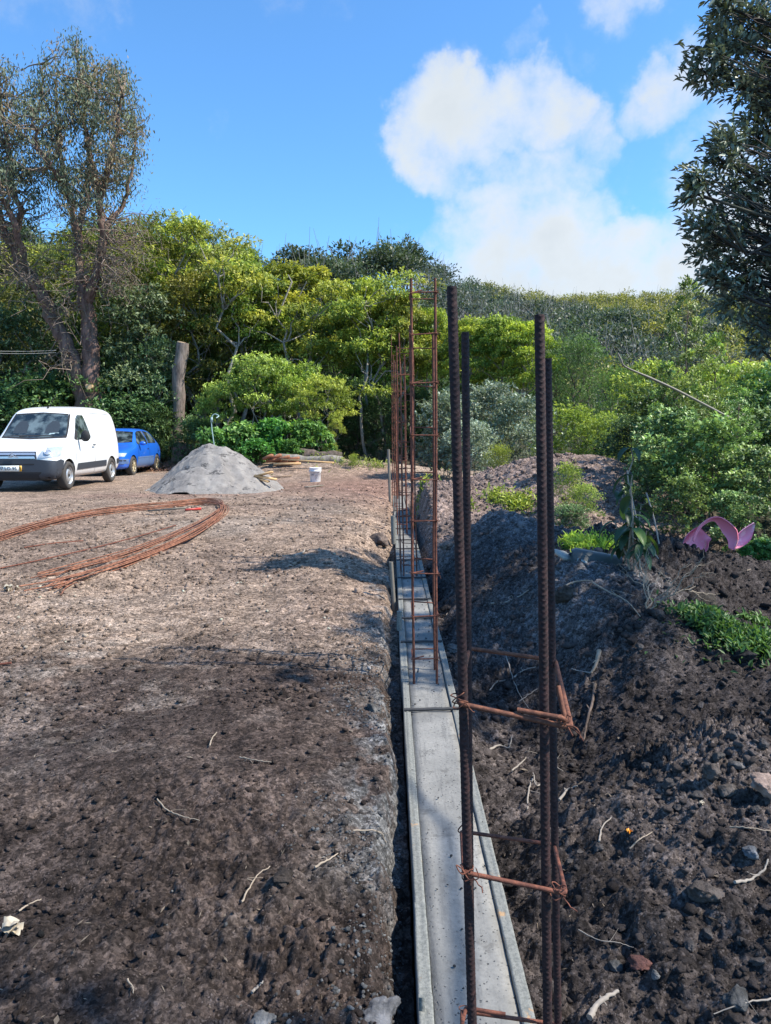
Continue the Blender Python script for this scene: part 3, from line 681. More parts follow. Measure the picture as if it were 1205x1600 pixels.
# near cage: traced bars stand about one metre from the camera
near = empty('rebar_cage', (.15, 1.1, 0)); tag(near, 'nearest rebar column cage, thick dark ribbed bars in the right foreground', 'rebar cage')
near.location = (0, 0, 0)
def ext(px1, py1, px2, py2, y1, y2, zbot):
    a, b = at_y(px1, py1, y1), at_y(px2, py2, y2); t = (zbot - a.z) / (b.z - a.z); return a, a + (b - a) * t
Y1, Y2 = 1.0, 1.27
nb = [ext(706, 448, 737, 1590, Y1, Y1, -.2), ext(727, 519, 737.5, 1590, Y2, Y2, -.2), ext(843, 492, 855, 1590, Y1, Y1, -.2), ext(856, 560, 872, 1590, Y2, Y2, -.2)]
for k, (a, b) in enumerate(nb): bar_mesh(near, a, b, .0058, M_bar, True, seed=k, wob=.001)
def stirrup(parent, corners, r, m, hook=None, tiesat=(), seed=0, name='stirrup', n=8):
    mb = MB(); path = corner_path(corners); mb.tube(path, r, n, cap=False)
    if hook:
        for h in hook: mb.tube(corner_path(h, .008, closed=False), r, n)
    o = mb.build(name, m, parent, smooth=True)
    if tiesat:
        for i, c in enumerate(tiesat):
            tb = MB(); tie(tb, c, r * 2.3 + .001, seed + i); tb.build('tie_wire', m, o, smooth=True)
    return o
def S1(px, py, y): return at_y(px, py, y)
cn = [S1(716, 1099, .992), S1(893, 1137, .985), S1(868, 1032, 1.285), S1(733, 1013, 1.29)]
stirrup(near, cn, .0036, M_stir, hook=[[S1(808, 1109, .99), S1(880, 1122, .978), S1(884, 1128, .992), S1(872, 1072, 1.02)]],
        tiesat=[S1(718, 1093, .995), S1(882, 1128, .99)], seed=3)
cn = [S1(725, 1363, .99), S1(884, 1396, .985), S1(866, 1320, 1.285), S1(721, 1299, 1.29)]
stirrup(near, cn, .0034, M_bar2, tiesat=[S1(731, 1362, .995), S1(872, 1392, .99)], seed=9)
cn = [S1(723, 1640, .99), S1(884, 1660, .985), S1(866, 1600, 1.285), S1(722, 1580, 1.29)]
stirrup(near, cn, .0036, M_bar2, hook=[[S1(790, 1585, 1.27), S1(728, 1575, 1.28), S1(722, 1600, 1.2)]], tiesat=[S1(728, 1580, 1.285)], seed=14)
def wire(pts, r):
    mb = MB(); mb.tube(smooth_path(pts, 5), r, 5); mb.build('tie_wire', M_bar2, near, smooth=True)
wire([S1(737, 1358, .985), S1(722, 1366, .98), S1(713, 1352, .98), S1(722, 1358, .985), S1(733, 1374, .98), S1(748, 1372, .975), S1(744, 1357, .98)], .0009)
wire([S1(893, 1137, .985), S1(905, 1147, .98), S1(912, 1158, .975)], .0008); wire([S1(885, 1132, .985), S1(893, 1146, .98), S1(895, 1150, .975)], .0012)
wire([S1(722, 1303, 1.28), S1(716, 1297, 1.27), S1(727, 1285, 1.24), S1(732, 1282, 1.22)], .0012)
def cage(y, pxl, pxr, ytop, dy, label, m, r=.0062, yaw=0.0, spacing=.235, lean=(0, 0), tops=(0, 0, 0, 0), zst=.12):
    root = empty('rebar_cage', ((pxl + pxr - 1205) / 2400 * y, y, 0)); tag(root, label, 'rebar cage', 'rebar column cages along the footing')
    inv = Vector(root.location)
    xl_, xr_ = (pxl - 602.5) / 1200 * y, (pxr - 602.5) / 1200 * y
    zt = at_y(640, ytop, y).z
    base = [Vector((xl_, y, -.3)), Vector((xr_, y, -.3)), Vector((xr_ + yaw, y + dy, -.3)), Vector((xl_ + yaw, y + dy, -.3))]
    tl = Vector((lean[0], lean[1], 0)); pos = lambda k, z: base[k] + Vector((0, 0, z + .3)) + tl * ((z + .3) / (zt + .3)) - inv
    for k in range(4):
        bar_mesh(root, pos(k, -.3), pos(k, zt + tops[k]), r, m, n=8, seed=int(y * 10) + k, wob=.006)
    z = zst; i = 0; rs = random.Random(int(y * 7))
    while z < zt - .05:
        tilt = rs.uniform(-.02, .02)
        q = [pos(k, z + tilt * (1 if k in (0, 1) else -1) + rs.uniform(-.006, .006)) for k in range(4)]
        c = sum(q, Vector()) / 4; q = [c + (p - c) * 1.12 for p in q]
        tsp = [q[0], q[1]] if y < 5 else ()
        stirrup(root, q, .0036, m, hook=[[q[0], q[0] + (q[1] - q[0]) * .45 + Vector((0, .012, .012))]] if i % 2 == 0 else None, tiesat=tsp, seed=int(y * 10) + i, n=6)
        z += spacing * rs.uniform(.93, 1.07); i += 1
    return root
cage(3.95, 649, 685.5, 434, .24, 'second rebar column cage, tall reddish ladder rising from the strip past the nearest one', M_bar2, .0068, .004, .235, (-.022, .01), (0, .0, -.25, -.2))
cage(7.05, 632, 653, 520, .24, 'third rebar column cage with thin red bars close behind the ladder like one', M_bar2, .0065, -.02, .22, (-.05, .0), (0, 0, .1, -.1))
cage(10.0, 622, 637, 566, .25, 'fourth rebar column cage, left of the red bars of the third', M_bar2, .0065, .0, .22, (-.04, 0), (.0, .1, .12, .05))
cage(12.9, 617.5, 629, 573, .25, 'fifth rebar column cage far down the strip', M_bar2, .0065, .0, .22, (-.03, 0), (.2, .0, .1, 0))
cage(15.8, 614, 622, 545, .25, 'farthest rebar column cage at the end of the strip before the dark trees', M_bar2, .0065, .0, .22, (-.03, 0), (.3, .0, .1, 0))

# ------------------------------------------------------------------ rods lying on the ground
def rodpath(px, off, z=.02):
    pts = []
    for (x_, y_) in px:
        p = ground(x_ + off[0], y_ + off[1]); p.z = float(H(np.array([p.x]), np.array([p.y]), False)[0]) + z; pts.append(p)
    return smooth_path(pts, 8)
rs = random.Random(5)
loop = [(-60, 862), (0, 842), (60, 824), (130, 806), (200, 797), (270, 790), (320, 786), (346, 789), (348, 800), (322, 821), (270, 848), (200, 876), (120, 900), (55, 916)]
for k in range(16):
    a = rs.uniform(-1, 1); b = rs.uniform(-1, 1); pts = []
    for i, (x_, y_) in enumerate(loop):
        u = i / (len(loop) - 1); w = (4.5 if u < .5 else 4.5 + 13 * (u - .5) * 2)
        pts.append((x_ + a * (3 if u < .7 else 10) + (rs.uniform(-22, 50) if i == len(loop) - 1 else 0) + (5 * a if 6 <= i <= 9 else 0), y_ + b * w + rs.uniform(-.8, .8)))
    if k > 12: pts = pts[5:]
    mb = MB(); mb.tube(rodpath(pts, (0, 0), .012 + .024 * (k % 4) / 2), .006, 6)
    o = mb.build('steel_rod', M_rod, smooth=True); tag(o, 'long rusty steel rod bent double in the hairpin bundle lying on the yard', 'steel rod', 'rusty rods bent in a hairpin bundle')
for (pts, lb) in (([(-10, 892), (60, 878), (150, 858), (230, 836), (275, 822)], 'single thin dark rod lying inside the bend of the rusty rod bundle'),
                  ([(38, 858), (80, 851), (130, 846)], 'short reddish rod end alone left inside the rod loop'),
                  ([(-10, 1042), (18, 1041)], 'short rusty rod tip entering at the left edge below the bundle')):
    mb = MB(); mb.tube(rodpath(pts, (0, 0), .015), .007, 6); o = mb.build('steel_rod', M_bar2, smooth=True); tag(o, lb, 'steel rod')
def lath(px, py, px2, py2, w, t_, name, label, m, cat, dz=.02, Y=None):
    a, b = (ground(px, py), ground(px2, py2)) if Y is None else (at_y(px, py, Y), at_y(px2, py2, Y - .1)); d = b - a; c = (a + b) / 2; c.z = max(a.z, b.z, (a.z + b.z) / 2) + dz
    mb = MB(); mb.box((0, 0, 0), (d.length, w, t_), jit=.004)
    o = mb.build(name, m, loc=c); o.rotation_euler = Euler((rs.uniform(-.2, .2), -math.atan2(d.z, d.to_2d().length), math.atan2(d.y, d.x))); tag(o, label, cat); return o
lath(232, 804, 290, 799, .04, .02, 'wooden_lath', 'whitish lath lying across the loop of rusty rods', M_pole, 'lath')
lath(290, 799, 314, 797, .03, .03, 'marker_stick', 'short red tipped stick in the tip of the rod loop', plain('red_paint', (.45, .05, .04), .5), 'stick')

# ------------------------------------------------------------------ sand pile
def sandpile():
    cx, cy, R = -3.55, 16.2, 1.42; n = 150
    u = np.linspace(-1, 1, n); X, Y = np.meshgrid(u * R * 1.15, u * R * 1.05, indexing='ij')
    r = np.sqrt((X / R / 1.02) ** 2 + (Y / R) ** 2); a = np.arctan2(Y, X)
    r = r * (1 + .07 * vn(a * 2, a * 0, 4) + .04 * np.cos(a * 2))
    z = np.minimum(1.12 * (1 - r), 1.0 - .28 * np.abs(X - .05)) 
    z = np.where(r < 1, z, (1 - r) * .35)
    z = z - .10 * gau(X, Y, .02, -.1, .09, .3) + .06 * gau(X, Y, .3, 0, .2, .25) - .05 * gau(X, Y, .55, -.3, .25, .12, .8)
    z = z + .16 * fbm(X, Y, 1.5, 5, 5) - .10 * gau(X, Y, .5, -.7, .10, .35, .5) - .09 * gau(X, Y, -.5, -.6, .3, .07, -.4) + .03 * np.sin(a * 13 + 4 * vn(X * 3, Y * 3)) * sst(.2, .6, r) * (r < 1) * .5
    z = z - .07 * gau(X, Y, -.12, -.75, .28, .06) + .05 * gau(X, Y, -.12, -.87, .3, .06)
    z = np.minimum(z, .98 - .22 * np.abs(X + .02) + .04 * vn(X * 6, Y * 6)) + .035 * np.abs(fbm(X, Y, 7, 3, 9)) * (r < 1)
    mb = MB(); i = np.arange(n - 1)[:, None] * n; j = np.arange(n - 1)[None]
    mb.add(np.stack([X, Y, z], -1).reshape(-1, 3), np.stack([i + j, i + n + j, i + n + j + 1, i + j + 1], -1).reshape(-1, 4))
    o = mb.build('sand_pile', M_sand, smooth=True, loc=(cx, cy, hz(cx, cy) - .02)); tag(o, 'conical heap of grey sand on the yard in front of the leafy bushes', 'sand pile')
sandpile()

# ------------------------------------------------------------------ pail
def pail():
    p = ground(493, 753); s = .145
    root = empty('pail', (p.x, p.y, p.z - .01)); tag(root, 'dirty white plastic pail standing on the yard near the tree line', 'pail')
    mb = MB(); mb.lathe([(0, .0), (.118, .0), (.122, .02), (.14, .26), (.146, .262), (.146, .285), (.14, .287), (.147, .33), (.151, .335), (.151, .355), (.143, .357), (.135, .33), (.112, .03), (0, .025)], 40, 'z')
    mb.build('pail_body', M_pail, root, smooth=True)
    mb = MB()
    for (a0, a1, z0, z1) in ((-2.3, -1.75, .17, .215), (-1.35, -1.1, .17, .19)):
        th = np.linspace(a0, a1, 8)
        for k in range(7):
            r0 = .1345 + .001
            v = [[r0 * math.cos(th[k + i]), r0 * math.sin(th[k + i]), z] for (i, z) in ((0, z0), (1, z0), (1, z1), (0, z1))]
            v = [[q[0] * (1 + (q[2] - .17) * .1), q[1] * (1 + (q[2] - .17) * .1), q[2]] for q in v]
            mb.add(v, [[0, 1, 2, 3]])
    mb.build('printed_label', M_print, root)
    mb = MB(); th = np.linspace(0, math.pi, 20)
    mb.tube([(.152 * math.cos(t), -.03 - .15 * math.sin(t) * .95, .31 - .12 * math.sin(t)) for t in th], .0025, 6); mb.build('wire_handle', M_chrome, root)
pail()
lath(477, 763, 505, 760, .05, .02, 'wooden_lath', 'white lath lying just in front of the pail', M_pole, 'lath')
for (a, lb) in (((398, 746, 432, 752), 'yellow board lying on the right foot of the sand heap'), ((400, 748, 426, 741), 'yellow board crossed over another at the foot of the sand heap'), ((404, 750, 420, 755), 'short brown board under the yellow boards by the sand')):
    lath(*a, .09, .03, 'board', lb, M_plank, 'board', .0, Y=15.75)
lath(440, 722, 522, 727, .06, .04, 'board', 'long yellow batten behind the pail', M_plank, 'board', .03, Y=21.6)
lath(428, 727, 470, 726, .07, .05, 'board', 'thin orange board resting left of the pail', M_plank, 'board', .02, Y=21.4)
lath(455, 745, 425, 748, .06, .03, 'board', 'dark board lying between the sand heap and the pail', M_brownwood, 'board', .02)
for k in range(9):
    a = 412 + k * 5; lath(a, 722 + (k % 3) * 2, a + 14 + (k * 7) % 11, 716 + (k * 5) % 9, .13, .07, 'broken_board', 'broken red brown board in the small heap behind the sand', M_redwood, 'board', .03, Y=21.9 + .1 * (k % 4))['group'] = 'broken red brown boards'
def log(px, py, px2, py2, y1, y2, r, label, m=M_barkp, name='log', n=14):
    a, b = at_y(px, py, y1), at_y(px2, py2, y2); mb = MB(); pts = interp(a, b, 14)
    for i, p in enumerate(pts): p.z += .03 * math.sin(i * .7); p.y += .05 * math.sin(i * .5)
    rr = [r * (1 + .08 * math.sin(i * 1.9)) for i in range(14)]; mb.tube(pts, rr, n); o = mb.build(name, m, smooth=True); tag(o, label, 'log'); return o
log(430, 718, 535, 721, 22.4, 22.3, .15, 'long fallen log lying along the foot of the dark trees')
log(468, 712, 532, 717, 22.9, 22.9, .2, 'thicker brown log just behind the long fallen log', M_bark)

# ------------------------------------------------------------------ roots, twigs
def twig(pxs, rpx, label, m=M_root, name='root', cat='root', lift=.012, k=6):
    P = []
    for q in pxs:
        p = ground(q[0], q[1]); p = p + Vector((0, 0, lift + (q[2] if len(q) > 2 else 0))); P.append(p)
    ym = sum(p.y for p in P) / len(P)
    # keep the traced points near one depth so a root does not jump over a dip
    for i, p in enumerate(P):
        if abs(p.y - ym) > .45: P[i] = at_y(pxs[i][0], pxs[i][1], ym + .45 * (1 if p.y > ym else -1))
    pts = smooth_path(P, k); n = len(pts); r0 = rpx / 1200 * ym / 2
    rq = random.Random(int(pxs[0][0] * 7 + pxs[0][1])); r0 *= .68
    for i in range(1, n - 1): pts[i] = pts[i] + Vector((rq.uniform(-1, 1), rq.uniform(-1, 1), rq.uniform(-.8, .6))) * min(r0 * .7, .0022)
    mb = MB()
    if n > 8: mb.tube(smooth_path([pts[n // 2], pts[n // 2] + Vector((rq.uniform(-1, 1), rq.uniform(-1, 1), rq.uniform(.0, .7))) * (P[-1] - P[0]).length * .14, pts[n // 2] + Vector((rq.uniform(-1, 1), rq.uniform(-1, 1), rq.uniform(-.2, .5))) * (P[-1] - P[0]).length * .25], 3), [r0 * .45 * (1 - .1 * i) for i in range(7)], 5)
    mb.tube(pts, [r0 * (1 - .55 * i / n) * (1 + .08 * math.sin(i * .8) + .04 * math.sin(i * 2.3)) for i in range(n)], 6)
    o = mb.build(name, m, smooth=True); tag(o, label, cat); return o
twig([(921, 1598), (932, 1578), (950, 1565), (966, 1556)], 17, 'thick pale root stub poking out at the bottom beside the cage bars')
twig([(833, 1213), (826, 1240), (824, 1270)], 6, 'pale bent root standing up left of the near cage')
twig([(850, 1226), (838, 1232), (833, 1213)], 5, 'short pale root lying behind the near cage bars')
twig([(874, 1255), (886, 1240), (902, 1233)], 7, 'crooked pale root just right of the near cage bars')
twig([(936, 1322), (940, 1300), (955, 1284)], 5, 'pale straight twig leaning on the right black soil')
twig([(984, 1332), (1000, 1318), (1019, 1306)], 4, 'thin straight twig to the right of the yellow scrap', M_twig, 'twig', 'twig')
twig([(904, 1460), (935, 1476), (965, 1481), (990, 1488)], 3, 'long thin pale rootlet curving over the lower right soil')
twig([(1148, 1385), (1175, 1380), (1192, 1368), (1200, 1350)], 8, 'peeled white root curling by the right edge')
twig([(1205, 1568), (1160, 1578), (1115, 1592)], 5, 'thin brown root along the bottom right corner')
twig([(1140, 1298), (1170, 1300), (1205, 1305)], 4, 'brown twig lying behind the blue grey stone', M_twig, 'twig', 'twig')
twig([(845, 1178), (862, 1197), (880, 1210)], 4, 'thin root below the near stirrup hook')
twig([(936, 1022), (932, 1040), (924, 1055)], 11, 'thick brown root with a broken end on the bluish slope', M_twig)
twig([(924, 1055), (905, 1052), (893, 1050)], 4, 'thin side root left of the thick broken brown root')
twig([(930, 1072), (926, 1100), (918, 1130), (912, 1160)], 9, 'dark hanging root below the thick broken brown root', M_bark)
twig([(765, 1175), (780, 1168), (795, 1172), (800, 1155)], 6, 'pale forked root on the pit floor beside the formwork')
twig([(800, 1210), (820, 1190), (828, 1172)], 4, 'thin curved root on the pit wall between the cage bars')
twig([(790, 1024), (800, 1060), (812, 1090), (826, 1110)], 3, 'fine white rootlet dangling in the black pit')
twig([(803, 1062), (818, 1052), (838, 1046)], 4, 'white branching rootlet in the middle of the black pit')
twig([(765, 1082), (775, 1072), (790, 1066)], 3, 'tiny rootlet at the left of the black pit')
twig([(811, 1100), (825, 1092), (840, 1080)], 3, 'short white rootlet low in the black pit')
twig([(768, 946), (790, 944), (812, 936), (826, 926)], 5, 'pale root lying on the brown soil behind the nearest bars')
twig([(867, 950), (880, 930), (900, 922), (925, 920)], 6, 'long brown root arching over the boulder', M_twig, lift=.05)
twig([(925, 920), (950, 935), (980, 950), (1000, 975)], 4, 'thin runner root sloping down from the boulder', M_twig, lift=.04)
twig([(246, 1254), (262, 1272), (285, 1282), (312, 1288)], 4, 'curved thin twig on the left soil', M_twig, 'twig', 'twig')
twig([(378, 1418), (390, 1395), (402, 1375), (422, 1360)], 5, 'bent twig leaning on the dark flat clod', M_twig, 'twig', 'twig')
twig([(375, 1188), (395, 1192), (424, 1196)], 4, 'small straight twig on the middle of the left soil', M_twig, 'twig', 'twig')
twig([(328, 1170), (332, 1158), (339, 1149)], 4, 'short twig pointing up slope above the middle left soil', M_twig, 'twig', 'twig')
twig([(492, 1362), (510, 1352), (528, 1340)], 6, 'flat brown stick near the grey crumbs beside the formwork', M_twig, 'twig', 'twig')
twig([(552, 1304), (592, 1306), (604, 1325)], 4, 'pale wire like twig hanging over the left trench edge', M_twig, 'twig', 'twig')
twig([(30, 1430), (45, 1420), (65, 1412)], 5, 'brown twig beside the crumpled white scrap', M_twig, 'twig', 'twig')
twig([(200, 1538), (208, 1550), (209, 1560)], 5, 'stubby pale twig low on the left soil', M_twig, 'twig', 'twig')
twig([(394, 1560), (402, 1550), (411, 1541)], 8, 'pale wood chip low and central on the left soil', M_root, 'wood_chip', 'wood chip')
twig([(460, 870), (472, 866), (476, 862)], 7, 'pale wood chip on the dry yard right of the rods', M_root, 'wood_chip', 'wood chip')
twig([(640, 1), (640, 1)], 1, 'x') if False else None
def scrap(px, py, w, label, m, name='paper_scrap', cat='litter', seed=1):
    p = ground(px, py); s = w / 1200 * p.y / 2; r_ = np.random.RandomState(seed); mb = MB(); n = 6
    for k in range(3):
        u, v = np.meshgrid(np.linspace(-1, 1, n), np.linspace(-1, 1, n), indexing='ij'); a = r_.uniform(0, 3)
        X = (u * math.cos(a) - v * math.sin(a)) * s * .8 + r_.uniform(-.4, .4) * s; Y = (u * math.sin(a) + v * math.cos(a)) * s * .8
        Z = s * (.35 + .9 * r_.uniform(-.5, .5, (n, n)) + .4 * k); i = np.arange(n - 1)[:, None] * n; j = np.arange(n - 1)[None]
        mb.add(np.stack([X, Y, Z], -1).reshape(-1, 3), np.stack([i + j, i + n + j, i + n + j + 1, i + j + 1], -1).reshape(-1, 4))
    o = mb.build(name, m, loc=p); tag(o, label, cat); return o
scrap(20, 1458, 30, 'crumpled white and tan scrap on the dark soil at the left edge', M_paper, seed=3)
scrap(13, 923, 14, 'small white scrap on the yard at the left below the rods', M_paper, 'paper_scrap', seed=4)
scrap(982, 1303, 9, 'tiny yellow orange scrap on the black soil', plain('orange_scrap', (.75, .28, .02), .5), 'plastic_scrap', seed=5)
scrap(1096, 1257, 8, 'tiny white chip on the right bank', M_paper, 'paper_scrap', seed=6)
scrap(745, 712, 12, 'white rag end right of the blue grey boulder', M_paper, 'rag', seed=7)

# ------------------------------------------------------------------ pink plastic toy piece, moulded slab, pole
def sheet(mb, rows, thick, col=None):
    """closed thin shell from a grid of points"""
    G = np.array(rows, float); m, n = G.shape[:2]
    du = np.gradient(G, axis=0); dv = np.gradient(G, axis=1); nr = np.cross(du, dv); nr /= np.linalg.norm(nr, axis=2)[..., None] + 1e-9
    A = G + nr * thick / 2; B = G - nr * thick / 2; i = np.arange(m - 1)[:, None] * n; j = np.arange(n - 1)[None]
    f = np.stack([i + j, i + n + j, i + n + j + 1, i + j + 1], -1).reshape(-1, 4); o_ = m * n
    V = np.concatenate([A.reshape(-1, 3), B.reshape(-1, 3)]); e = []
    for a in range(m - 1): e += [[a * n, (a + 1) * n, (a + 1) * n + o_, a * n + o_], [a * n + n - 1, a * n + n - 1 + o_, (a + 1) * n + n - 1 + o_, (a + 1) * n + n - 1]]
    for a in range(n - 1): e += [[a, a + o_, a + 1 + o_, a + 1], [(m - 1) * n + a, (m - 1) * n + a + 1, (m - 1) * n + a + 1 + o_, (m - 1) * n + a + o_]]
    mb.add(V, np.concatenate([f, f[:, ::-1] + o_, np.array(e)]), col)
def pink():
    y = 6.5; root = empty('plastic_toy', at_y(1120, 850, y)); tag(root, 'broken pink plastic toy with arched handle and lilac flap on the black soil ridge', 'toy')
    o0 = Vector(root.location)
    P = lambda px, py, dy=0: at_y(px, py, y + dy) - o0
    # arched handle: flat band
    c = smooth_path([P(1084, 846), P(1088, 834, .02), P(1096, 822, .04), P(1108, 813, .05), P(1120, 811, .05), P(1130, 818, .04), P(1140, 830, .02), P(1145, 844, 0), P(1143, 858, -.02)], 5)
    wd = np.interp(np.linspace(0, 1, len(c)), [0, .3, .5, .75, 1], [.02, .03, .04, .075, .03])
    rows = []
    for i, p in enumerate(c):
        t = (c[min(i + 1, len(c) - 1)] - c[max(i - 1, 0)]).normalized(); s = Vector((0, 1, 0)); nn = s.cross(t).normalized()
        side = (s * .75 + nn * .55)
        rows.append([list(p + side * wd[i] * k + nn * (-.012 * (1 - k * k))) for k in (-1, -.5, 0, .5, 1)])
    mb = MB(); sheet(mb, rows, .008); mb.build('handle', M_pink, root, smooth=True)
    def petal(pts0, pts1, bulge, name, m, bn=(0, 1, 0)):
        a, b = smooth_path(pts0, 5), smooth_path(pts1, 5); rows = []
        for i in range(len(a)):
            rows.append([list(a[i].lerp(b[i], k / 6) + Vector(bn) * bulge * math.sin(math.pi * k / 6) * math.sin(math.pi * min(1, i / len(a) + .1))) for k in range(7)])
        mb = MB(); sheet(mb, rows, .007); mb.build(name, m, root, smooth=True)
    petal([P(1143, 858), P(1148, 842), P(1160, 828), P(1178, 816.5)], [P(1143, 859), P(1160, 854, .03), P(1174, 842, .05), P(1180, 818, .05)], .05, 'flap', M_lilac)
    petal([P(1066, 852, .05), P(1072, 838, .05), P(1082, 828, .07), P(1092, 822, .08)], [P(1100, 866, -.02), P(1106, 858, -.01), P(1108, 848, .0), P(1112, 842, .02)], .06, 'seat_flap', M_pink)
pink()
def slab():
    a, b = ground(878, 872), ground(968, 880); y = ground(925, 878).y + .12
    root = empty('moulded_plastic_piece', at_y(920, 872, y)); tag(root, 'dark grey green moulded plastic piece lying on soil by the bright grass tuft', 'plastic piece'); o0 = Vector(root.location)
    prof = [(0, -.035), (.02, .02), (.06, .05), (.11, .055), (.17, .03), (.2, -.01)]
    rows = []
    for i in range(14):
        u = i / 13; p = at_y(886 + 78 * u, 868 + 14 * u, y) - o0; sc = 1 if u > .06 else .7
        rows.append([[p.x + .012 * k, p.y - .1 + a_ * 1.0, p.z + b_ * sc] for k, (a_, b_) in enumerate(prof)])
    mb = MB(); sheet(mb, rows, .01); mb.build('moulded_shell', M_slab, root, smooth=True)
    mb = MB()
    for (u0, u1) in ((.16, .34), (.48, .78)):
        p, q = at_y(890 + 78 * u0, 872 + 14 * u0, y - .107) - o0, at_y(890 + 78 * u1, 875 + 14 * u1, y - .107) - o0
        mb.tube([p, p.lerp(q, .5), q], .011, 8)
    mb.build('raised_rib', plain('pale_rib', (.32, .36, .36), .4), root, smooth=True)
    mb = MB(); p = at_y(882, 868, y + .05) - o0; mb.box(p, (.13, .16, .02), rot=Euler((.3, .25, .5))); mb.build('flat_tab', plain('pale_grey_sheet', (.33, .33, .30), .6), root)
slab()
mb = MB(); mb.tube(smooth_path([at_y(965.5, 552, 9.2), at_y(971, 563, 9.2), at_y(977, 573, 9.2), at_y(1010, 588, 9.25), at_y(1060, 611, 9.35), at_y(1142, 654, 9.5)], 3), [.011] * 9 + [.016] * 7, 8)
o = mb.build('bent_pole', M_pole, smooth=True); tag(o, 'thin pale pole with a kinked tip slanting out above the shrubs on the right', 'pole')
mb = MB(); mb.tube(smooth_path([at_y(337, 712, 18.8), at_y(334, 690, 18.8), at_y(331, 668, 18.8), at_y(331, 652, 18.8), at_y(336, 647, 18.8), at_y(342, 650, 18.7), at_y(338, 653, 18.6)], 5), .013, 8)
mb.box(at_y(331, 656, 18.8), (.05, .05, .12))
o = mb.build('standpipe', M_hose, smooth=True); tag(o, 'thin pale green water pipe with hooked top standing behind the sand heap', 'pipe')
def cablemk(py, y, lb):
    mb = MB(); a, b = at_y(-60, py - 1, y), at_y(88, py + 1, y + 2); pts = interp(a, b, 12)
    for i, p in enumerate(pts): p.z -= .05 * math.sin(math.pi * i / 11)
    mb.tube(pts, .006, 5); o = mb.build('cable', M_cable); tag(o, lb, 'cable')
cablemk(546.5, 24, 'upper of two thin pale cables strung in from the left to the big tree'); cablemk(550, 24, 'lower of two thin pale cables strung in from the left to the big tree')

# ================================================================== vehicles
def body_mesh(stations, K=8):
    """stations: (y, half section [(x, z) x K]) -> closed mesh with mirrored halves"""
    rings = []
    for (y, sec) in stations:
        rings.append([(x, y, z) for (x, z) in sec] + [(-x, y, z) for (x, z) in sec[::-1][1:-1]])
    n = len(rings[0]); V = [p for r_ in rings for p in r_]; Fc = []
    for i in range(len(rings) - 1):
        for j in range(n): Fc.append((i * n + j, i * n + (j + 1) % n, (i + 1) * n + (j + 1) % n, (i + 1) * n + j))
    for e in (0, len(rings) - 1):
        b = e * n; h = n // 2
        for j in range(h):           # strips between the right and the left half
            a_, b_ = b + j, b + j + 1; c_, d_ = b + (n - j - 1) % n, b + (n - j) % n
            q = [a_, b_, c_, d_]; q = [x for k, x in enumerate(q) if x not in q[:k]]
            if len(q) >= 3: Fc.append(tuple(q if e else q[::-1]))
    me = bpy.data.meshes.new('body'); me.from_pydata(V, [], Fc); me.update(); return me
def section(zb, ws, zm, w, zbelt, wr, zre, zr):
    return [(0, zb), (ws * .88, zb), (ws, zb + .07), (w, zm), (w * .985, zbelt), (wr, zre), (wr * .80, zr - .012), (0, zr)]
def make_body(stations, arches, m, parent, level=2):
    me = body_mesh(stations); o = bpy.data.objects.new('body', me); COL.objects.link(o)
    bm = bmesh.new(); bm.from_mesh(me); bmesh.ops.recalc_face_normals(bm, faces=bm.faces); bm.to_mesh(me); bm.free()
    sd_ = o.modifiers.new('s', 'SUBSURF'); sd_.levels = sd_.render_levels = level; cut = []
    for (y, z, r) in arches:
        bm = bmesh.new(); bmesh.ops.create_cone(bm, cap_ends=True, segments=40, radius1=r, radius2=r, depth=4, matrix=Matrix.Translation((0, y, z)) @ Matrix.Rotation(math.pi / 2, 4, 'Y'))
        cm_ = bpy.data.meshes.new('cut'); bm.to_mesh(cm_); bm.free(); c = bpy.data.objects.new('cut', cm_); COL.objects.link(c); cut.append(c)
        b = o.modifiers.new('b', 'BOOLEAN'); b.operation = 'DIFFERENCE'; b.object = c; b.solver = 'EXACT'
    bpy.context.view_layer.update(); dg = bpy.context.evaluated_depsgraph_get()
    fin = bpy.data.meshes.new_from_object(o.evaluated_get(dg)); full = None
    for c in cut: bpy.data.objects.remove(c)
    o.modifiers.clear(); o.data = fin; fin.name = 'body'
    fin.materials.clear(); fin.materials.append(m); fin.materials.append(M_black)
    for p in fin.polygons:
        p.use_smooth = True; c = p.center
        p.material_index = 1 if any(abs(math.hypot(c.y - y, c.z - z) - r) < .012 and abs(p.normal.x) < .3 for (y, z, r) in arches) else 0
    bm = bmesh.new(); bm.from_mesh(fin)
    for e in bm.edges:
        if len(e.link_faces) == 2 and e.link_faces[0].normal.angle(e.link_faces[1].normal, 0) > .6: e.smooth = False
    bm.to_mesh(fin); bvh = BVHTree.FromBMesh(bm); bm.free()
    o.parent = parent; return o, bvh
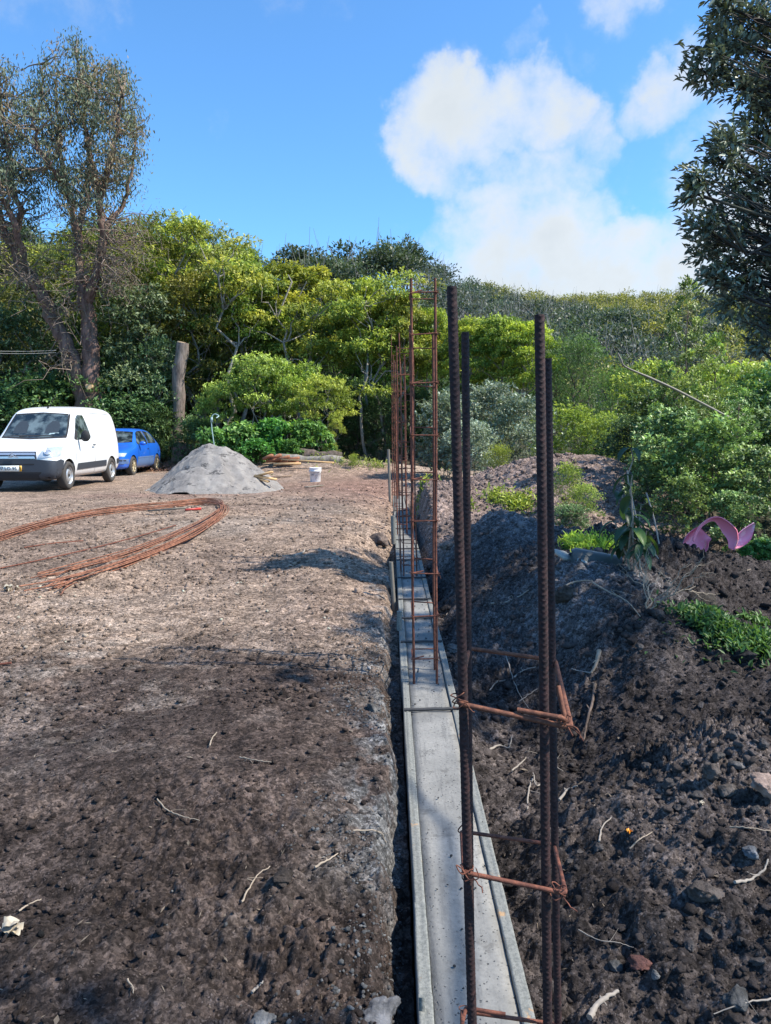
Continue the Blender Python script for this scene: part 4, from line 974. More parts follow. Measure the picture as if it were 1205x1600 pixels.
def decal(bvh, parent, name, poly, side, m, off=.004, step=.07, mirror=False, edge=None):
    """panel that follows the body: outline given in side (y,z) or front (x,z) view, pushed along that view onto the body"""
    xs = [p[0] for p in poly]; ys = [p[1] for p in poly]; pts = []
    for i in range(len(poly)):
        a, b = Vector(poly[i]), Vector(poly[(i + 1) % len(poly)]); k = max(1, int((b - a).length / step))
        for j in range(k): pts.append(a.lerp(b, j / k))
    nb_ = len(pts); x = min(xs) + step * .7
    def inside(p):
        c = False
        for i in range(nb_):
            a, b = pts[i], pts[(i + 1) % nb_]
            if (a.y > p.y) != (b.y > p.y) and p.x < (b.x - a.x) * (p.y - a.y) / (b.y - a.y) + a.x: c = not c
        return c
    allp = list(pts)
    while x < max(xs):
        y = min(ys) + step * .6
        while y < max(ys):
            p = Vector((x, y))
            if inside(p) and min((p - q).length for q in pts) > step * .35: allp.append(p)
            y += step
        x += step
    v2, _, f2, *_ = delaunay_2d_cdt(allp, [(i, (i + 1) % nb_) for i in range(nb_)], [list(range(nb_))], 1, 1e-5)
    V = []
    for p in v2:
        if side == 'side': o_, d_ = Vector((3, p.x, p.y)), Vector((-1, 0, 0))
        elif side == 'front': o_, d_ = Vector((p.x, -6, p.y)), Vector((0, 1, 0))
        else: o_, d_ = Vector((p.x, 6, p.y)), Vector((0, -1, 0))
        h, nn, *_ = bvh.ray_cast(o_, d_)
        if h is None: h, nn, *_ = bvh.find_nearest(Vector((o_.x if side != 'side' else .8, o_.y if side == 'side' else (-1.9 if side == 'front' else 1.9), p.y)))
        if nn.dot(d_) > 0: nn = -nn
        V.append(h + nn * off)
    out = []
    for sgn in ((1, -1) if mirror else (1,)):
        me = bpy.data.meshes.new(name); vv = [(v.x * sgn, v.y, v.z) for v in V]
        flip = (side == 'front') ^ (sgn < 0)
        me.from_pydata(vv, [], [tuple(f[::-1]) if flip else tuple(f) for f in f2]); me.update(); me.materials.append(m)
        for p in me.polygons: p.use_smooth = True
        o = bpy.data.objects.new(name, me); COL.objects.link(o); o.parent = parent; out.append(o)
    return out
def wheel(parent, x, y, r, w, sgn, m_rim, spokes, dish=.03):
    e = empty('wheel', (x, y, r), 0, parent); W2 = w / 2
    mb = MB(); mb.lathe([(r * .64, -W2), (r * .90, -W2 * 1.05), (r * .985, -W2 * .8), (r, -W2 * .4), (r, W2 * .4), (r * .985, W2 * .8), (r * .90, W2 * 1.05), (r * .64, W2), (r * .62, W2 * .6), (r * .62, -W2 * .6), (r * .64, -W2)], 40)
    mb.build('tyre', M_tyre, e, smooth=True)
    mb = MB(); s = sgn
    mb.lathe([(r * .66, s * W2 * .98), (r * .62, s * W2 * .9), (r * .58, s * W2 * .72), (r * .56, s * W2 * .2)][::s], 40)
    if spokes == 'steel':
        mb.lathe([(r * .57, s * W2 * .55), (r * .46, s * W2 * .50), (r * .40, s * W2 * .85), (r * .24, s * W2 * .92), (r * .2, s * W2 * .7), (0.001, s * W2 * .75)][::s], 40)
        mb.build('rim', m_rim, e, smooth=True); mb = MB()
        for k in range(8):
            a = k * math.pi / 4; mb.tube([(s * W2 * .60, r * .49 * math.cos(a), r * .49 * math.sin(a)), (s * W2 * .66, r * .49 * math.cos(a), r * .49 * math.sin(a))], .016, 8)
        mb.tube([(s * W2 * .7, 0, 0), (s * W2 * .9, 0, 0)], [r * .12, r * .11], 14); mb.build('hub_holes', M_black, e)
    else:
        for k in range(spokes):
            a = k * 2 * math.pi / spokes; c, q = math.cos(a), math.sin(a)
            mb.tube([(s * W2 * .8, r * .08 * c, r * .08 * q), (s * W2 * .85, r * .35 * c, r * .35 * q), (s * W2 * .78, r * .6 * c, r * .6 * q)], [.022, .016, .017], 6)
        mb.tube([(s * W2 * .5, 0, 0), (s * W2 * .95, 0, 0)], [r * .17, r * .13], 16)
        mb.build('rim', m_rim, e, smooth=True); mb = MB(); mb.lathe([(r * .6, s * W2 * .25), (.001, s * W2 * .25)][::s], 24); mb.build('brake_disc', M_black, e)
def text_part(parent, txt, loc, size, m, name='plate_text'):
    cu = bpy.data.curves.new(name, 'FONT'); cu.body = txt; cu.size = size; cu.align_x = 'CENTER'; cu.align_y = 'CENTER'; cu.extrude = .001
    o = bpy.data.objects.new(name, cu); COL.objects.link(o); bpy.context.view_layer.update()
    me = bpy.data.meshes.new_from_object(o.evaluated_get(bpy.context.evaluated_depsgraph_get())); bpy.data.objects.remove(o)
    me.materials.clear(); me.materials.append(m); o = bpy.data.objects.new(name, me); COL.objects.link(o); o.parent = parent; o.location = loc; o.rotation_euler = (math.pi / 2, 0, 0); return o
def tubepart(parent, name, pts, r, m, n=6):
    mb = MB(); mb.tube(pts, r, n); return mb.build(name, m, parent, smooth=True)
def van():
    root = empty('parked_van', (-7.62, 17.72, .15), math.radians(1.0)); tag(root, 'white panel van with dark plastic bumper parked at the left edge', 'van')
    S = lambda y, *a: (y, section(*a))
    st = [S(-2.03, .36, .56, .50, .58, .58, .50, .66, .70), S(-2.01, .26, .74, .50, .77, .62, .68, .74, .79), S(-1.93, .23, .80, .50, .815, .72, .72, .82, .87),
          S(-1.70, .22, .82, .52, .845, .84, .76, .90, .945), S(-1.25, .22, .83, .52, .86, .93, .78, 1.0, 1.05), S(-1.02, .22, .83, .54, .862, .98, .79, 1.07, 1.12), S(-.95, .22, .83, .54, .862, 1.0, .775, 1.13, 1.19),
          S(-.52, .22, .83, .54, .862, 1.05, .70, 1.60, 1.655), S(-.40, .22, .83, .54, .862, 1.06, .695, 1.67, 1.735), S(-.1, .22, .83, .54, .862, 1.06, .70, 1.73, 1.80), S(.7, .22, .83, .54, .862, 1.06, .715, 1.755, 1.835),
          S(1.5, .23, .83, .54, .862, 1.06, .715, 1.75, 1.825), S(1.86, .25, .83, .54, .855, 1.06, .70, 1.71, 1.785), S(1.98, .27, .81, .54, .84, 1.05, .69, 1.66, 1.74), S(2.03, .32, .74, .54, .78, 1.03, .64, 1.56, 1.64)]
    _, bvh = make_body(st, [(-1.33, .30, .355), (1.36, .30, .345)], M_white, root)
    D = lambda *a, **k: decal(bvh, root, *a, **k)
    D('windscreen_surround', [(-.70, 1.09), (0, 1.06), (.70, 1.09), (.66, 1.35), (.60, 1.62), (0, 1.655), (-.60, 1.62), (-.66, 1.35)], 'front', M_black, .003)
    ws = D('windscreen', [(-.665, 1.12), (0, 1.09), (.665, 1.12), (.62, 1.36), (.565, 1.59), (0, 1.625), (-.565, 1.59), (-.62, 1.36)], 'front', M_glass, .008)[0]
    # seats and cab glimpsed behind the glass
    for sx in (-1, 1):
        h = decal(bvh, ws, 'seat_glimpse', [(sx * .34 - .15, 1.18), (sx * .34 + .15, 1.18), (sx * .34 + .14, 1.36), (sx * .34 + .06, 1.46), (sx * .34 - .06, 1.46), (sx * .34 - .14, 1.36)], 'front', plain('seat_grey', (.035, .045, .055), .5), .0095)
    D('paper_in_windscreen', [(.30, 1.15), (.52, 1.16), (.50, 1.20), (.31, 1.19)], 'front', plain('pale_paper', (.35, .45, .46), .5), .010)
    D('front_bumper', [(-.84, .24), (.84, .24), (.855, .62), (.5, .655), (0, .665), (-.5, .655), (-.855, .62)], 'front', M_plastic, .022, step=.06)
    D('bumper_corner', [(-2.0, .25), (-1.72, .25), (-1.70, .42), (-1.60, .62), (-1.75, .655), (-2.0, .60)], 'side', M_plastic, .020, mirror=True, step=.05)
    D('air_intake', [(-.52, .27), (.52, .27), (.56, .40), (-.56, .40)], 'front', M_black, .026)
    D('air_intake', [(-.42, .545), (.42, .545), (.42, .57), (-.42, .57)], 'front', M_black, .026)
    for z0 in (.695, .765): D('grille_bar', [(-.44, z0 - .022), (.44, z0 - .022), (.42, z0 + .022), (-.42, z0 + .022)], 'front', M_chrome, .014, step=.05)
    D('grille_gap', [(-.47, .66), (.47, .66), (.44, .815), (-.44, .815)], 'front', M_plastic, .006, step=.05)
    for z0 in (.70, .745):
        y0 = -2.08; tubepart(root, 'chevron_badge', [(-.075, y0, z0), (-.0, y0 - .01, z0 + .045), (.075, y0, z0)], .011, M_chrome)
    for sg in (1, -1):
        hl = D('headlight', [(sg * .50, .69), (sg * .80, .70), (sg * .82, .80), (sg * .80, .92), (sg * .70, .90), (sg * .54, .82)][::sg], 'front', M_lamp, .012, step=.05)[0]
        mb = MB(); h, nn, *_ = bvh.ray_cast(Vector((sg * .66, -6, .79)), Vector((0, 1, 0))); mb.lathe([(.001, -.008), (.05, -.006), (.062, .0), (.066, -.014), (.072, 0)], 20, 'x'); q = mb.build('lamp_bowl', M_chrome, hl); q.location = h + nn * .016; q.rotation_euler = nn.to_track_quat('-X', 'Z').to_euler()
    D('headlight_side', [(-1.96, .71), (-1.72, .72), (-1.66, .80), (-1.68, .90), (-1.80, .89), (-1.95, .80)], 'side', M_lamp, .010, mirror=True, step=.05)
    D('door_window', [(-.86, 1.10), (-.50, 1.53), (-.38, 1.60), (-.12, 1.60), (.05, 1.12), (.0, 1.07), (-.80, 1.05)], 'side', M_glass, .006, mirror=True)
    D('quarter_trim', [(-.90, 1.06), (-.80, 1.05), (-.66, 1.20), (-.72, 1.27), (-.88, 1.10)], 'side', M_black, .008, mirror=True, step=.04)
    D('side_rubbing_strip', [(-.90, .40), (.96, .42), (.96, .56), (-.86, .54)], 'side', M_plastic, .012, mirror=True)
    D('side_rubbing_strip', [(1.74, .44), (1.98, .46), (1.98, .58), (1.72, .57)], 'side', M_plastic, .012, mirror=True)
    seam = plain('panel_gap', (.12, .12, .13), .6)
    D('door_seam', [(.20, .28), (.212, .28), (.215, 1.0), (.10, 1.64), (.088, 1.64), (.203, 1.0)], 'side', seam, .003, mirror=True)
    D('door_seam', [(-.93, .60), (-.918, .60), (-.925, 1.03), (-.937, 1.03)], 'side', seam, .003, mirror=True)
    D('roof_line', [(.16, 1.655), (1.55, 1.655), (1.62, 1.63), (1.62, 1.64), (1.55, 1.667), (.16, 1.667)], 'side', seam, .003, mirror=True)
    for sg in (1, -1):
        tubepart(root, 'door_handle', [(sg * .885, .04, .93), (sg * .90, .10, .93), (sg * .885, .16, .93)], .016, M_plastic)
        bm = bmesh.new(); bmesh.ops.create_icosphere(bm, subdivisions=3, radius=1); me = bpy.data.meshes.new('mirror')
        for v in bm.verts: v.co = Vector((v.co.x * .10, v.co.y * .06 * (1.0 if v.co.y < 0 else .5), v.co.z * .125 - abs(v.co.x) * .02))
        bm.to_mesh(me); bm.free(); me.materials.append(M_black); [setattr(p, 'use_smooth', True) for p in me.polygons]
        o = bpy.data.objects.new('mirror', me); COL.objects.link(o); o.parent = root; o.location = (sg * .99, -.72, 1.14)
        tubepart(o, 'mirror_arm', [(-sg * .12, .02, -.06), (-sg * .02, .02, -.06)], .022, M_black)
        tubepart(root, 'wiper', [(sg * .1 - .2, -1.06, 1.12), (sg * .1 + .02, -1.04, 1.135), (sg * .1 + .33, -1.03, 1.13)], .011, M_black)
    tubepart(root, 'roof_aerial', [(.02, -.30, 1.74), (.10, -.12, 2.0), (.13, -.05, 2.12)], .005, M_black); tubepart(root, 'aerial_foot', [(.02, -.31, 1.75), (.03, -.29, 1.79)], .02, M_black)
    D('taillight', [(1.93, 1.0), (2.0, 1.0), (1.98, 1.35), (1.92, 1.35)], 'side', plain('lamp_red', (.25, .01, .01), .3), .008, mirror=True, step=.04)
    for (y, r) in ((-1.33, .30), (1.36, .30)):
        for sg in (1, -1): wheel(root, sg * .765, y, r, .175, sg, M_rim, 'steel')
    # registration plate
    pl = empty('number_plate', (-.08, -2.085, .475), 0, root); mb = MB(); mb.box((0, 0, 0), (.52, .012, .115)); mb.build('plate_panel', M_plate, pl)
    mb = MB(); mb.box((.238, -.004, 0), (.045, .010, .113)); mb.build('plate_band', M_yel, pl); text_part(pl, '97 LO 95', (-.02, -.009, -.002), .098, M_ink)
    text_part(pl, '08\n07', (.238, -.011, 0), .03, M_ink)
van()
def hatchback():
    root = empty('parked_hatchback', (-8.10, 23.45, .13), math.radians(0.5)); tag(root, 'faded blue three door hatchback parked behind the white van', 'car')
    S = lambda y, *a: (y, section(*a))
    st = [S(-1.86, .30, .50, .44, .54, .50, .44, .56, .60), S(-1.83, .22, .66, .44, .70, .56, .60, .64, .67), S(-1.70, .19, .74, .46, .765, .66, .66, .71, .75), S(-1.30, .18, .77, .48, .80, .74, .70, .79, .83),
          S(-.90, .18, .77, .48, .805, .80, .72, .86, .90), S(-.72, .18, .77, .48, .805, .84, .70, .92, .96), S(-.20, .18, .77, .48, .805, .88, .58, 1.27, 1.33), S(-.05, .18, .77, .48, .805, .88, .575, 1.32, 1.38),
          S(.55, .18, .77, .48, .805, .88, .58, 1.33, 1.40), S(1.15, .18, .77, .48, .805, .88, .57, 1.29, 1.36), S(1.35, .20, .77, .48, .80, .88, .56, 1.22, 1.29), S(1.70, .22, .74, .48, .78, .86, .62, .98, 1.03), S(1.80, .24, .70, .48, .74, .80, .62, .87, .90), S(1.84, .32, .60, .48, .64, .72, .55, .76, .79)]
    _, bvh = make_body(st, [(-1.16, .28, .325), (1.20, .28, .32)], M_blue, root)
    D = lambda *a, **k: decal(bvh, root, *a, **k)
    D('windscreen', [(-.62, .96), (0, .93), (.62, .96), (.50, 1.27), (0, 1.30), (-.50, 1.27)], 'front', M_glass, .006)
    D('front_bumper', [(-.76, .36), (.76, .36), (.77, .50), (-.77, .50)], 'front', M_bluedust, .018)
    D('air_intake', [(-.45, .24), (.45, .24), (.48, .34), (-.48, .34)], 'front', M_black, .014)
    D('rubbing_strip', [(-.74, .445), (.74, .445), (.74, .475), (-.74, .475)], 'front', M_plastic, .022)
    for sg in (1, -1): D('headlight', [(sg * .42, .57), (sg * .72, .565), (sg * .74, .66), (sg * .45, .665)][::sg], 'front', M_lamp, .009, step=.05)
    D('door_window', [(-.62, .93), (-.22, 1.24), (-.08, 1.29), (.30, 1.30), (.36, .93), (.30, .90), (-.58, .90)], 'side', M_glass, .006, mirror=True)
    D('rear_side_window', [(.42, .93), (.37, 1.30), (.95, 1.26), (1.22, 1.10), (1.30, .97), (1.25, .93)], 'side', M_glass, .006, mirror=True)
    D('dusty_lower_side', [(-.80, .22), (.84, .22), (.82, .48), (-.76, .54)], 'side', M_bluedust, .003, mirror=True)
    D('rubbing_strip', [(-.78, .50), (.82, .50), (.82, .54), (-.78, .54)], 'side', M_bluedust, .009, mirror=True)
    seam = plain('dark_gap', (.01, .03, .12), .6)
    D('door_seam', [(.40, .24), (.41, .24), (.40, .90), (.39, .90)], 'side', seam, .004, mirror=True)
    D('door_seam', [(-.70, .40), (-.69, .40), (-.66, .90), (-.67, .90)], 'side', seam, .004, mirror=True)
    D('door_handle', [(.22, .74), (.36, .74), (.36, .775), (.22, .775)], 'side', seam, .008, mirror=True, step=.04)
    for sg in (1, -1):
        bm = bmesh.new(); bmesh.ops.create_icosphere(bm, subdivisions=3, radius=1); me = bpy.data.meshes.new('mirror')
        for v in bm.verts: v.co = Vector((v.co.x * .095, v.co.y * .06, v.co.z * .06))
        bm.to_mesh(me); bm.free(); me.materials.append(M_blue); [setattr(p, 'use_smooth', True) for p in me.polygons]
        o = bpy.data.objects.new('mirror', me); COL.objects.link(o); o.parent = root; o.location = (sg * .87, -.52, .93)
        for y in (-1.16, 1.20): wheel(root, sg * .715, y, .28, .17, sg, M_gold, 9)
    tubepart(root, 'wiper', [(-.4, -.75, .965), (-.1, -.70, .985), (.3, -.70, .985)], .009, M_black)
    D('taillight', [(1.66, .70), (1.80, .70), (1.76, .88), (1.66, .90)], 'side', plain('tail_red', (.25, .01, .01), .3), .008, mirror=True, step=.04)
    mb = MB(); mb.box((0, -1.875, .40), (.5, .01, .11)); mb.build('number_plate', M_plate, root)
hatchback()

# ================================================================== vegetation
def unit(v): return v / (np.linalg.norm(v, axis=-1, keepdims=True) + 1e-9)
def leaves(mb, P, D, Ln, Wd, col, fold=.25, oval=False, rs=None):
    """P base points, D directions, one leaf each"""
    n = len(P); D = unit(D); up = np.tile([0, 0, 1.], (n, 1)) + rs.normal(0, .40, (n, 3)) + [.15, -.3, 0]
    S = unit(np.cross(D, up)); Nn = np.cross(S, D)
    Ln = Ln[:, None]; Wd = Wd[:, None]
    if not oval:
        v = np.stack([P, P + D * Ln * .5 + S * Wd + Nn * Wd * fold, P + D * Ln - Nn * Ln * .12, P + D * Ln * .5 - S * Wd + Nn * Wd * fold], 1)
        mb.add(v.reshape(-1, 3), np.arange(n * 4).reshape(n, 4), col)
    else:
        a = P; b = P + D * Ln * .33; c = P + D * Ln * .68 - Nn * Ln * .06; d = P + D * Ln - Nn * Ln * .2
        l1 = b + S * Wd * .92 + Nn * Wd * fold; l2 = c + S * Wd * .75 + Nn * Wd * fold; r1 = b - S * Wd * .92 + Nn * Wd * fold; r2 = c - S * Wd * .75 + Nn * Wd * fold
        v = np.stack([a, l1, l2, d, r2, r1], 1).reshape(-1, 3); i = np.arange(n)[:, None] * 6
        f = np.concatenate([i + np.array([[0, 1, 2, 3]]), i + np.array([[0, 3, 4, 5]])]); mb.add(v, f, np.concatenate([col, col]))
def clump_leaves(mb, rs, c, R, n, L0, W0, dark, light, tip_pow=1.6, droop=.3, flat=.6, out=.8, oval=False, whorl=5, lightamt=1., shell=.35):
    """leaf sprays over a dome shaped clump: whorls of leaves at twig ends"""
    m = max(1, n // whorl)
    d = unit(rs.normal(size=(m, 3))); d[:, 2] = np.abs(d[:, 2]) * 1.0 - .25; d = unit(d)
    r = (shell + (1 - shell) * rs.rand(m) ** .5) * (1 + .25 * rs.normal(size=m))
    ctr = c + d * r[:, None] * np.array([R, R, R * flat])
    P = np.repeat(ctr, whorl, 0); dd = np.repeat(d, whorl, 0)
    D = dd * out + rs.normal(0, .75, P.shape); D[:, 2] -= droop
    P = P + rs.normal(0, L0 * .18, P.shape)
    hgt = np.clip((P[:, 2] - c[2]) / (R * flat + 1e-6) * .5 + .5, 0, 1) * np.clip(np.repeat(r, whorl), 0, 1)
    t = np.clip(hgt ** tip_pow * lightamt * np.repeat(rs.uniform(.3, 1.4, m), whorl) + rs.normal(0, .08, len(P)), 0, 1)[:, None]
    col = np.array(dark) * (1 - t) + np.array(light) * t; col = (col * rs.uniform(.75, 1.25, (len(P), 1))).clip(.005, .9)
    k = rs.uniform(.65, 1.25, len(P)); leaves(mb, P, D, L0 * k, W0 * k, col, oval=oval, rs=rs)
def limb(rs, a, b, n=7, sag=.0, wob=.08):
    a, b = np.array(a, float), np.array(b, float); L_ = np.linalg.norm(b - a); P = a + (b - a) * np.linspace(0, 1, n)[:, None]
    w = rs.normal(0, wob * L_ * .3, (n, 3)); w[0] = w[-1] = 0; P += w; P[:, 2] += np.sin(np.linspace(0, math.pi, n)) * sag * L_; return P
def make_tree(rs, Ht, R, base_frac, n_cl, cl_r, n_leaf, L0, W0, dark, light, trunk_r, n_stems=1, flat=.6, droop=.3, env='dome', m_bark=None, m_leaf=None, names=('trunk', 'crown'), oval=False, lightamt=1., tip_pow=1.6, whorl=5, lean=.06, out=.8, twigs=True):
    """returns (trunk mesh object, crown mesh object) unparented, base at the origin"""
    tb, cb = MB(), MB(); tops = []
    for s in range(n_stems):
        a = 6.28 * s / n_stems + rs.rand(); b0 = np.array([math.cos(a), math.sin(a), 0]) * trunk_r * (1.2 if n_stems > 1 else 0)
        tp = np.array([math.cos(a) * R * (.35 if n_stems > 1 else lean), math.sin(a) * R * (.35 if n_stems > 1 else lean), Ht * .86])
        p = limb(rs, b0 - [0, 0, .3], tp, 12, 0, .10); tops.append(p)
        tb.tube(p, np.linspace(trunk_r / math.sqrt(n_stems) * 1.15, trunk_r * .18, 12), 8)
    for i in range(n_cl):
        u = (i + .5) / n_cl; a = i * 2.399 + rs.uniform(-.5, .5)
        if env == 'dome':
            h = base_frac + (1 - base_frac) * (u ** .8); rr = R * math.sqrt(max(0, 1 - ((h - base_frac - .25 * (1 - base_frac)) / (1 - base_frac) * 1.25) ** 2)) * rs.uniform(.45, 1.0)
        elif env == 'cone':
            h = base_frac + (1 - base_frac) * u; rr = R * (1 - u) ** .6 * rs.uniform(.5, 1.05)
        elif env == 'column':
            h = base_frac + (1 - base_frac) * u; rr = R * (1 - .6 * u ** 2) * rs.uniform(.3, 1.05)
        else:
            h = base_frac + (1 - base_frac) * u ** .7; rr = R * math.sqrt(max(.03, 1 - (h * 1.0) ** 2)) * rs.uniform(.3, 1.05)
        c = np.array([math.cos(a) * rr, math.sin(a) * rr, h * Ht]); sc = rs.uniform(.7, 1.25) * (1 if env != 'cone' else max(.5, 1.2 - u))
        c[2] = min(c[2], Ht - cl_r * flat * sc * .6)
        p = tops[rs.randint(len(tops))]; k = int(np.clip(np.searchsorted(p[:, 2], c[2] - .25 * R - .3 * cl_r), 1, 11)); st = p[k - 1]
        if twigs:
            q = limb(rs, st, c, 6, -.05, .12); tb.tube(q, np.linspace(trunk_r * .30 * (1.1 - u * .5), trunk_r * .05, 6), 5, cap=False)
            for _ in range(3):
                e = c + rs.normal(0, cl_r * .6, 3); tb.tube(limb(rs, q[4], e, 4, 0, .1), np.linspace(trunk_r * .09, trunk_r * .02, 4), 4, cap=False)
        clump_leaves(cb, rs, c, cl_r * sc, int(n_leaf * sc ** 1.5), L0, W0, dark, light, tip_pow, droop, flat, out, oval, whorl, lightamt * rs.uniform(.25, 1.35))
    t = tb.build(names[0], m_bark or M_bark, smooth=True); c = cb.build(names[1], m_leaf or M_leaf)
    return t, c
PROTO = {}
def proto(key, n, seed, **kw):
    PROTO[key] = []
    for k in range(n):
        rs = np.random.RandomState(seed + k); PROTO[key].append(make_tree(rs, **kw))
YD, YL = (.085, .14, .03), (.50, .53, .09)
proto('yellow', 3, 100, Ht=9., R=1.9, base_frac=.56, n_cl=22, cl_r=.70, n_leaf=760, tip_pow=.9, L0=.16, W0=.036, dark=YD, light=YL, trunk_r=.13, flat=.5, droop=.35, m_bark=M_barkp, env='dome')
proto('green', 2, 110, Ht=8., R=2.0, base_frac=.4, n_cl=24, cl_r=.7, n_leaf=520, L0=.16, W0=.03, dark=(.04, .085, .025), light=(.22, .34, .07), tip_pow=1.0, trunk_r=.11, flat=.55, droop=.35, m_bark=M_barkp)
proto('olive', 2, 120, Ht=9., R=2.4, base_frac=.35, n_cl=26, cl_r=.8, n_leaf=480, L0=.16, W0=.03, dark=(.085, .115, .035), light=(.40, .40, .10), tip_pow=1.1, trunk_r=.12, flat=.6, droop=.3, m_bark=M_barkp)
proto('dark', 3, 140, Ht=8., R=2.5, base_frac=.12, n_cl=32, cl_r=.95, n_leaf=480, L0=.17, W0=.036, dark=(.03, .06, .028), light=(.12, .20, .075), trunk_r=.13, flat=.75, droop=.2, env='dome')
proto('laurel', 2, 160, Ht=6.5, R=1.7, base_frac=.08, n_cl=26, cl_r=.7, n_leaf=420, L0=.15, W0=.036, dark=(.045, .085, .04), light=(.24, .31, .16), tip_pow=1.0, trunk_r=.09, flat=.8, droop=.1, env='column', m_leaf=M_gloss, m_bark=M_barkp)
proto('small_yellow', 3, 180, Ht=4.4, R=1.6, base_frac=.5, n_cl=17, cl_r=.58, n_leaf=430, L0=.13, W0=.028, dark=(.11, .16, .03), light=(.52, .57, .13), tip_pow=.9, trunk_r=.05, n_stems=3, flat=.45, droop=.4, m_bark=M_barkp)
proto('shrub', 3, 200, Ht=2.6, R=1.5, base_frac=.1, n_cl=18, cl_r=.55, n_leaf=420, L0=.11, W0=.026, dark=(.035, .075, .03), light=(.17, .27, .10), tip_pow=1.1, trunk_r=.04, n_stems=4, flat=.8, droop=.1, env='round', m_leaf=M_gloss)
proto('light_shrub', 2, 220, Ht=2.3, R=1.3, base_frac=.1, n_cl=18, cl_r=.45, n_leaf=420, L0=.075, W0=.018, dark=(.13, .19, .04), light=(.48, .52, .11), tip_pow=1.0, trunk_r=.03, n_stems=5, flat=.95, droop=-.3, env='round', m_bark=M_barkp)
proto('silver_shrub', 2, 240, Ht=2.8, R=1.4, base_frac=.05, n_cl=20, cl_r=.5, n_leaf=330, L0=.13, W0=.026, dark=(.10, .13, .09), light=(.40, .46, .36), tip_pow=1.0, trunk_r=.03, n_stems=4, flat=.9, droop=-.2, env='round', m_leaf=M_gloss, m_bark=M_barkp)
proto('heather', 2, 260, Ht=6.5, R=2.2, base_frac=.1, n_cl=26, cl_r=.9, n_leaf=800, L0=.12, W0=.014, dark=(.05, .10, .035), light=(.16, .28, .09), tip_pow=1.2, trunk_r=.1, n_stems=2, flat=1.0, droop=-.7, env='round', out=1.2)
proto('spire', 2, 280, Ht=4.2, R=.95, base_frac=.08, n_cl=34, cl_r=.27, n_leaf=330, L0=.085, W0=.018, dark=(.07, .13, .04), light=(.36, .50, .14), tip_pow=.9, trunk_r=.035, flat=1.3, droop=-.6, env='cone', m_leaf=M_gloss, whorl=6, lean=.01)
proto('glossy', 3, 300, Ht=2.4, R=1.1, base_frac=.05, n_cl=24, cl_r=.27, n_leaf=200, L0=.11, W0=.026, dark=(.03, .065, .025), light=(.36, .46, .18), tip_pow=1.0, trunk_r=.03, n_stems=3, flat=.9, droop=-.1, env='round', m_leaf=M_gloss, whorl=6)
proto('broadleaf', 2, 320, Ht=2.1, R=1.3, base_frac=.1, n_cl=15, cl_r=.42, n_leaf=130, L0=.22, W0=.08, dark=(.07, .16, .04), light=(.22, .40, .10), trunk_r=.025, n_stems=5, flat=.9, droop=.6, env='round', oval=True, whorl=3)
PNAME = dict(green='green_leaved_tree', yellow='lime_leaved_tree', olive='olive_green_tree', dark='dark_evergreen_tree', laurel='laurel_tree', small_yellow='young_lime_tree', shrub='dark_shrub', light_shrub='light_green_shrub', silver_shrub='silvery_shrub', heather='soft_green_tree', spire='spire_laurel', glossy='glossy_shrub', broadleaf='broadleaf_bush')
USED = {}
def plant(key, px, ptop, y, label, group=None, k=None, sx=1.0, base=None, rz=None, cat=None):
    lst = PROTO[key]; i = USED.get(key, 0); USED[key] = i + 1; tr, cr = lst[(i if k is None else k) % len(lst)]
    x = (px - 602.5) / 1200. * y; zb = hz(x, y) if base is None else base
    top = at_y(px, ptop, y).z; h0 = max(v[2] for v in cr.bound_box); s = (top - zb) / h0
    root = empty(PNAME[key], (x, y, zb), (i * 2.1) if rz is None else rz); root.scale = (s * sx, s * sx, s)
    tag(root, label, cat or ('tree' if 'tree' in PNAME[key] or key in ('spire', 'heather') else 'shrub'), group)
    for src in (tr, cr):
        if src.parent is None: c = src
        else: c = src.copy(); COL.objects.link(c)
        c.parent = root
    return root
T = plant
# --- front row, left to right
T('laurel', 225, 425, 28.3, 'tall glossy green laurel tree between the big forked tree and the cut trunk')
T('laurel', 255, 520, 27.8, 'shorter laurel tree hiding the left side of the cut trunk', sx=.9)
T('laurel', 60, 455, 29, 'glossy laurel tree behind the leaning limb of the big tree')
T('olive', 15, 440, 30, 'olive green tree at the left edge behind the leaning limb')
T('laurel', -35, 480, 28, 'bushy laurel tree cut by the left edge above the van')
T('shrub', 30, 590, 27.5, 'dark shrub showing above the windscreen side of the van roof', sx=1.3)
T('shrub', 90, 570, 28, 'dark shrub behind the foot of the leaning limb', sx=1.3)
T('shrub', 185, 560, 28.3, 'dark shrub just right of the forked trunk above the van', sx=1.2)
T('shrub', 215, 610, 27.2, 'round dark shrub directly behind the blue car roof', sx=1.25)
T('shrub', 255, 628, 27.0, 'green shrub with paler leaves in front of the cut trunk foot', sx=1.1)
T('shrub', 310, 640, 26.0, 'dark green shrub between the cut trunk and the pale green pipe', sx=1.0)
T('olive', 205, 330, 31.5, 'tall olive tree rising right behind the crown of the big forked tree')
T('olive', 262, 328, 31, 'tall olive tree whose round top meets the sky left of the yellower ones')
T('olive', 322, 338, 32, 'tall thin olive tree with the highest top right of the forked tree crown', sx=.8)
T('yellow', 382, 398, 29.5, 'lime green tree with pale forking limbs high behind the sand heap', k=0)
T('olive', 312, 420, 29.2, 'olive tree with bare pale limbs just right of the cut trunk')
T('yellow', 470, 405, 31.0, 'broad lime green tree in the centre left of the forest edge', k=1, sx=1.15)
T('green', 425, 470, 30, 'mid green tree below the broad lime tree, above the young lime trees')
T('green', 600, 520, 29.5, 'mid green tree low behind the red rebar cages', sx=.8)
T('green', 345, 500, 30.5, 'mid green tree low behind the pale forking limbs', sx=.8)
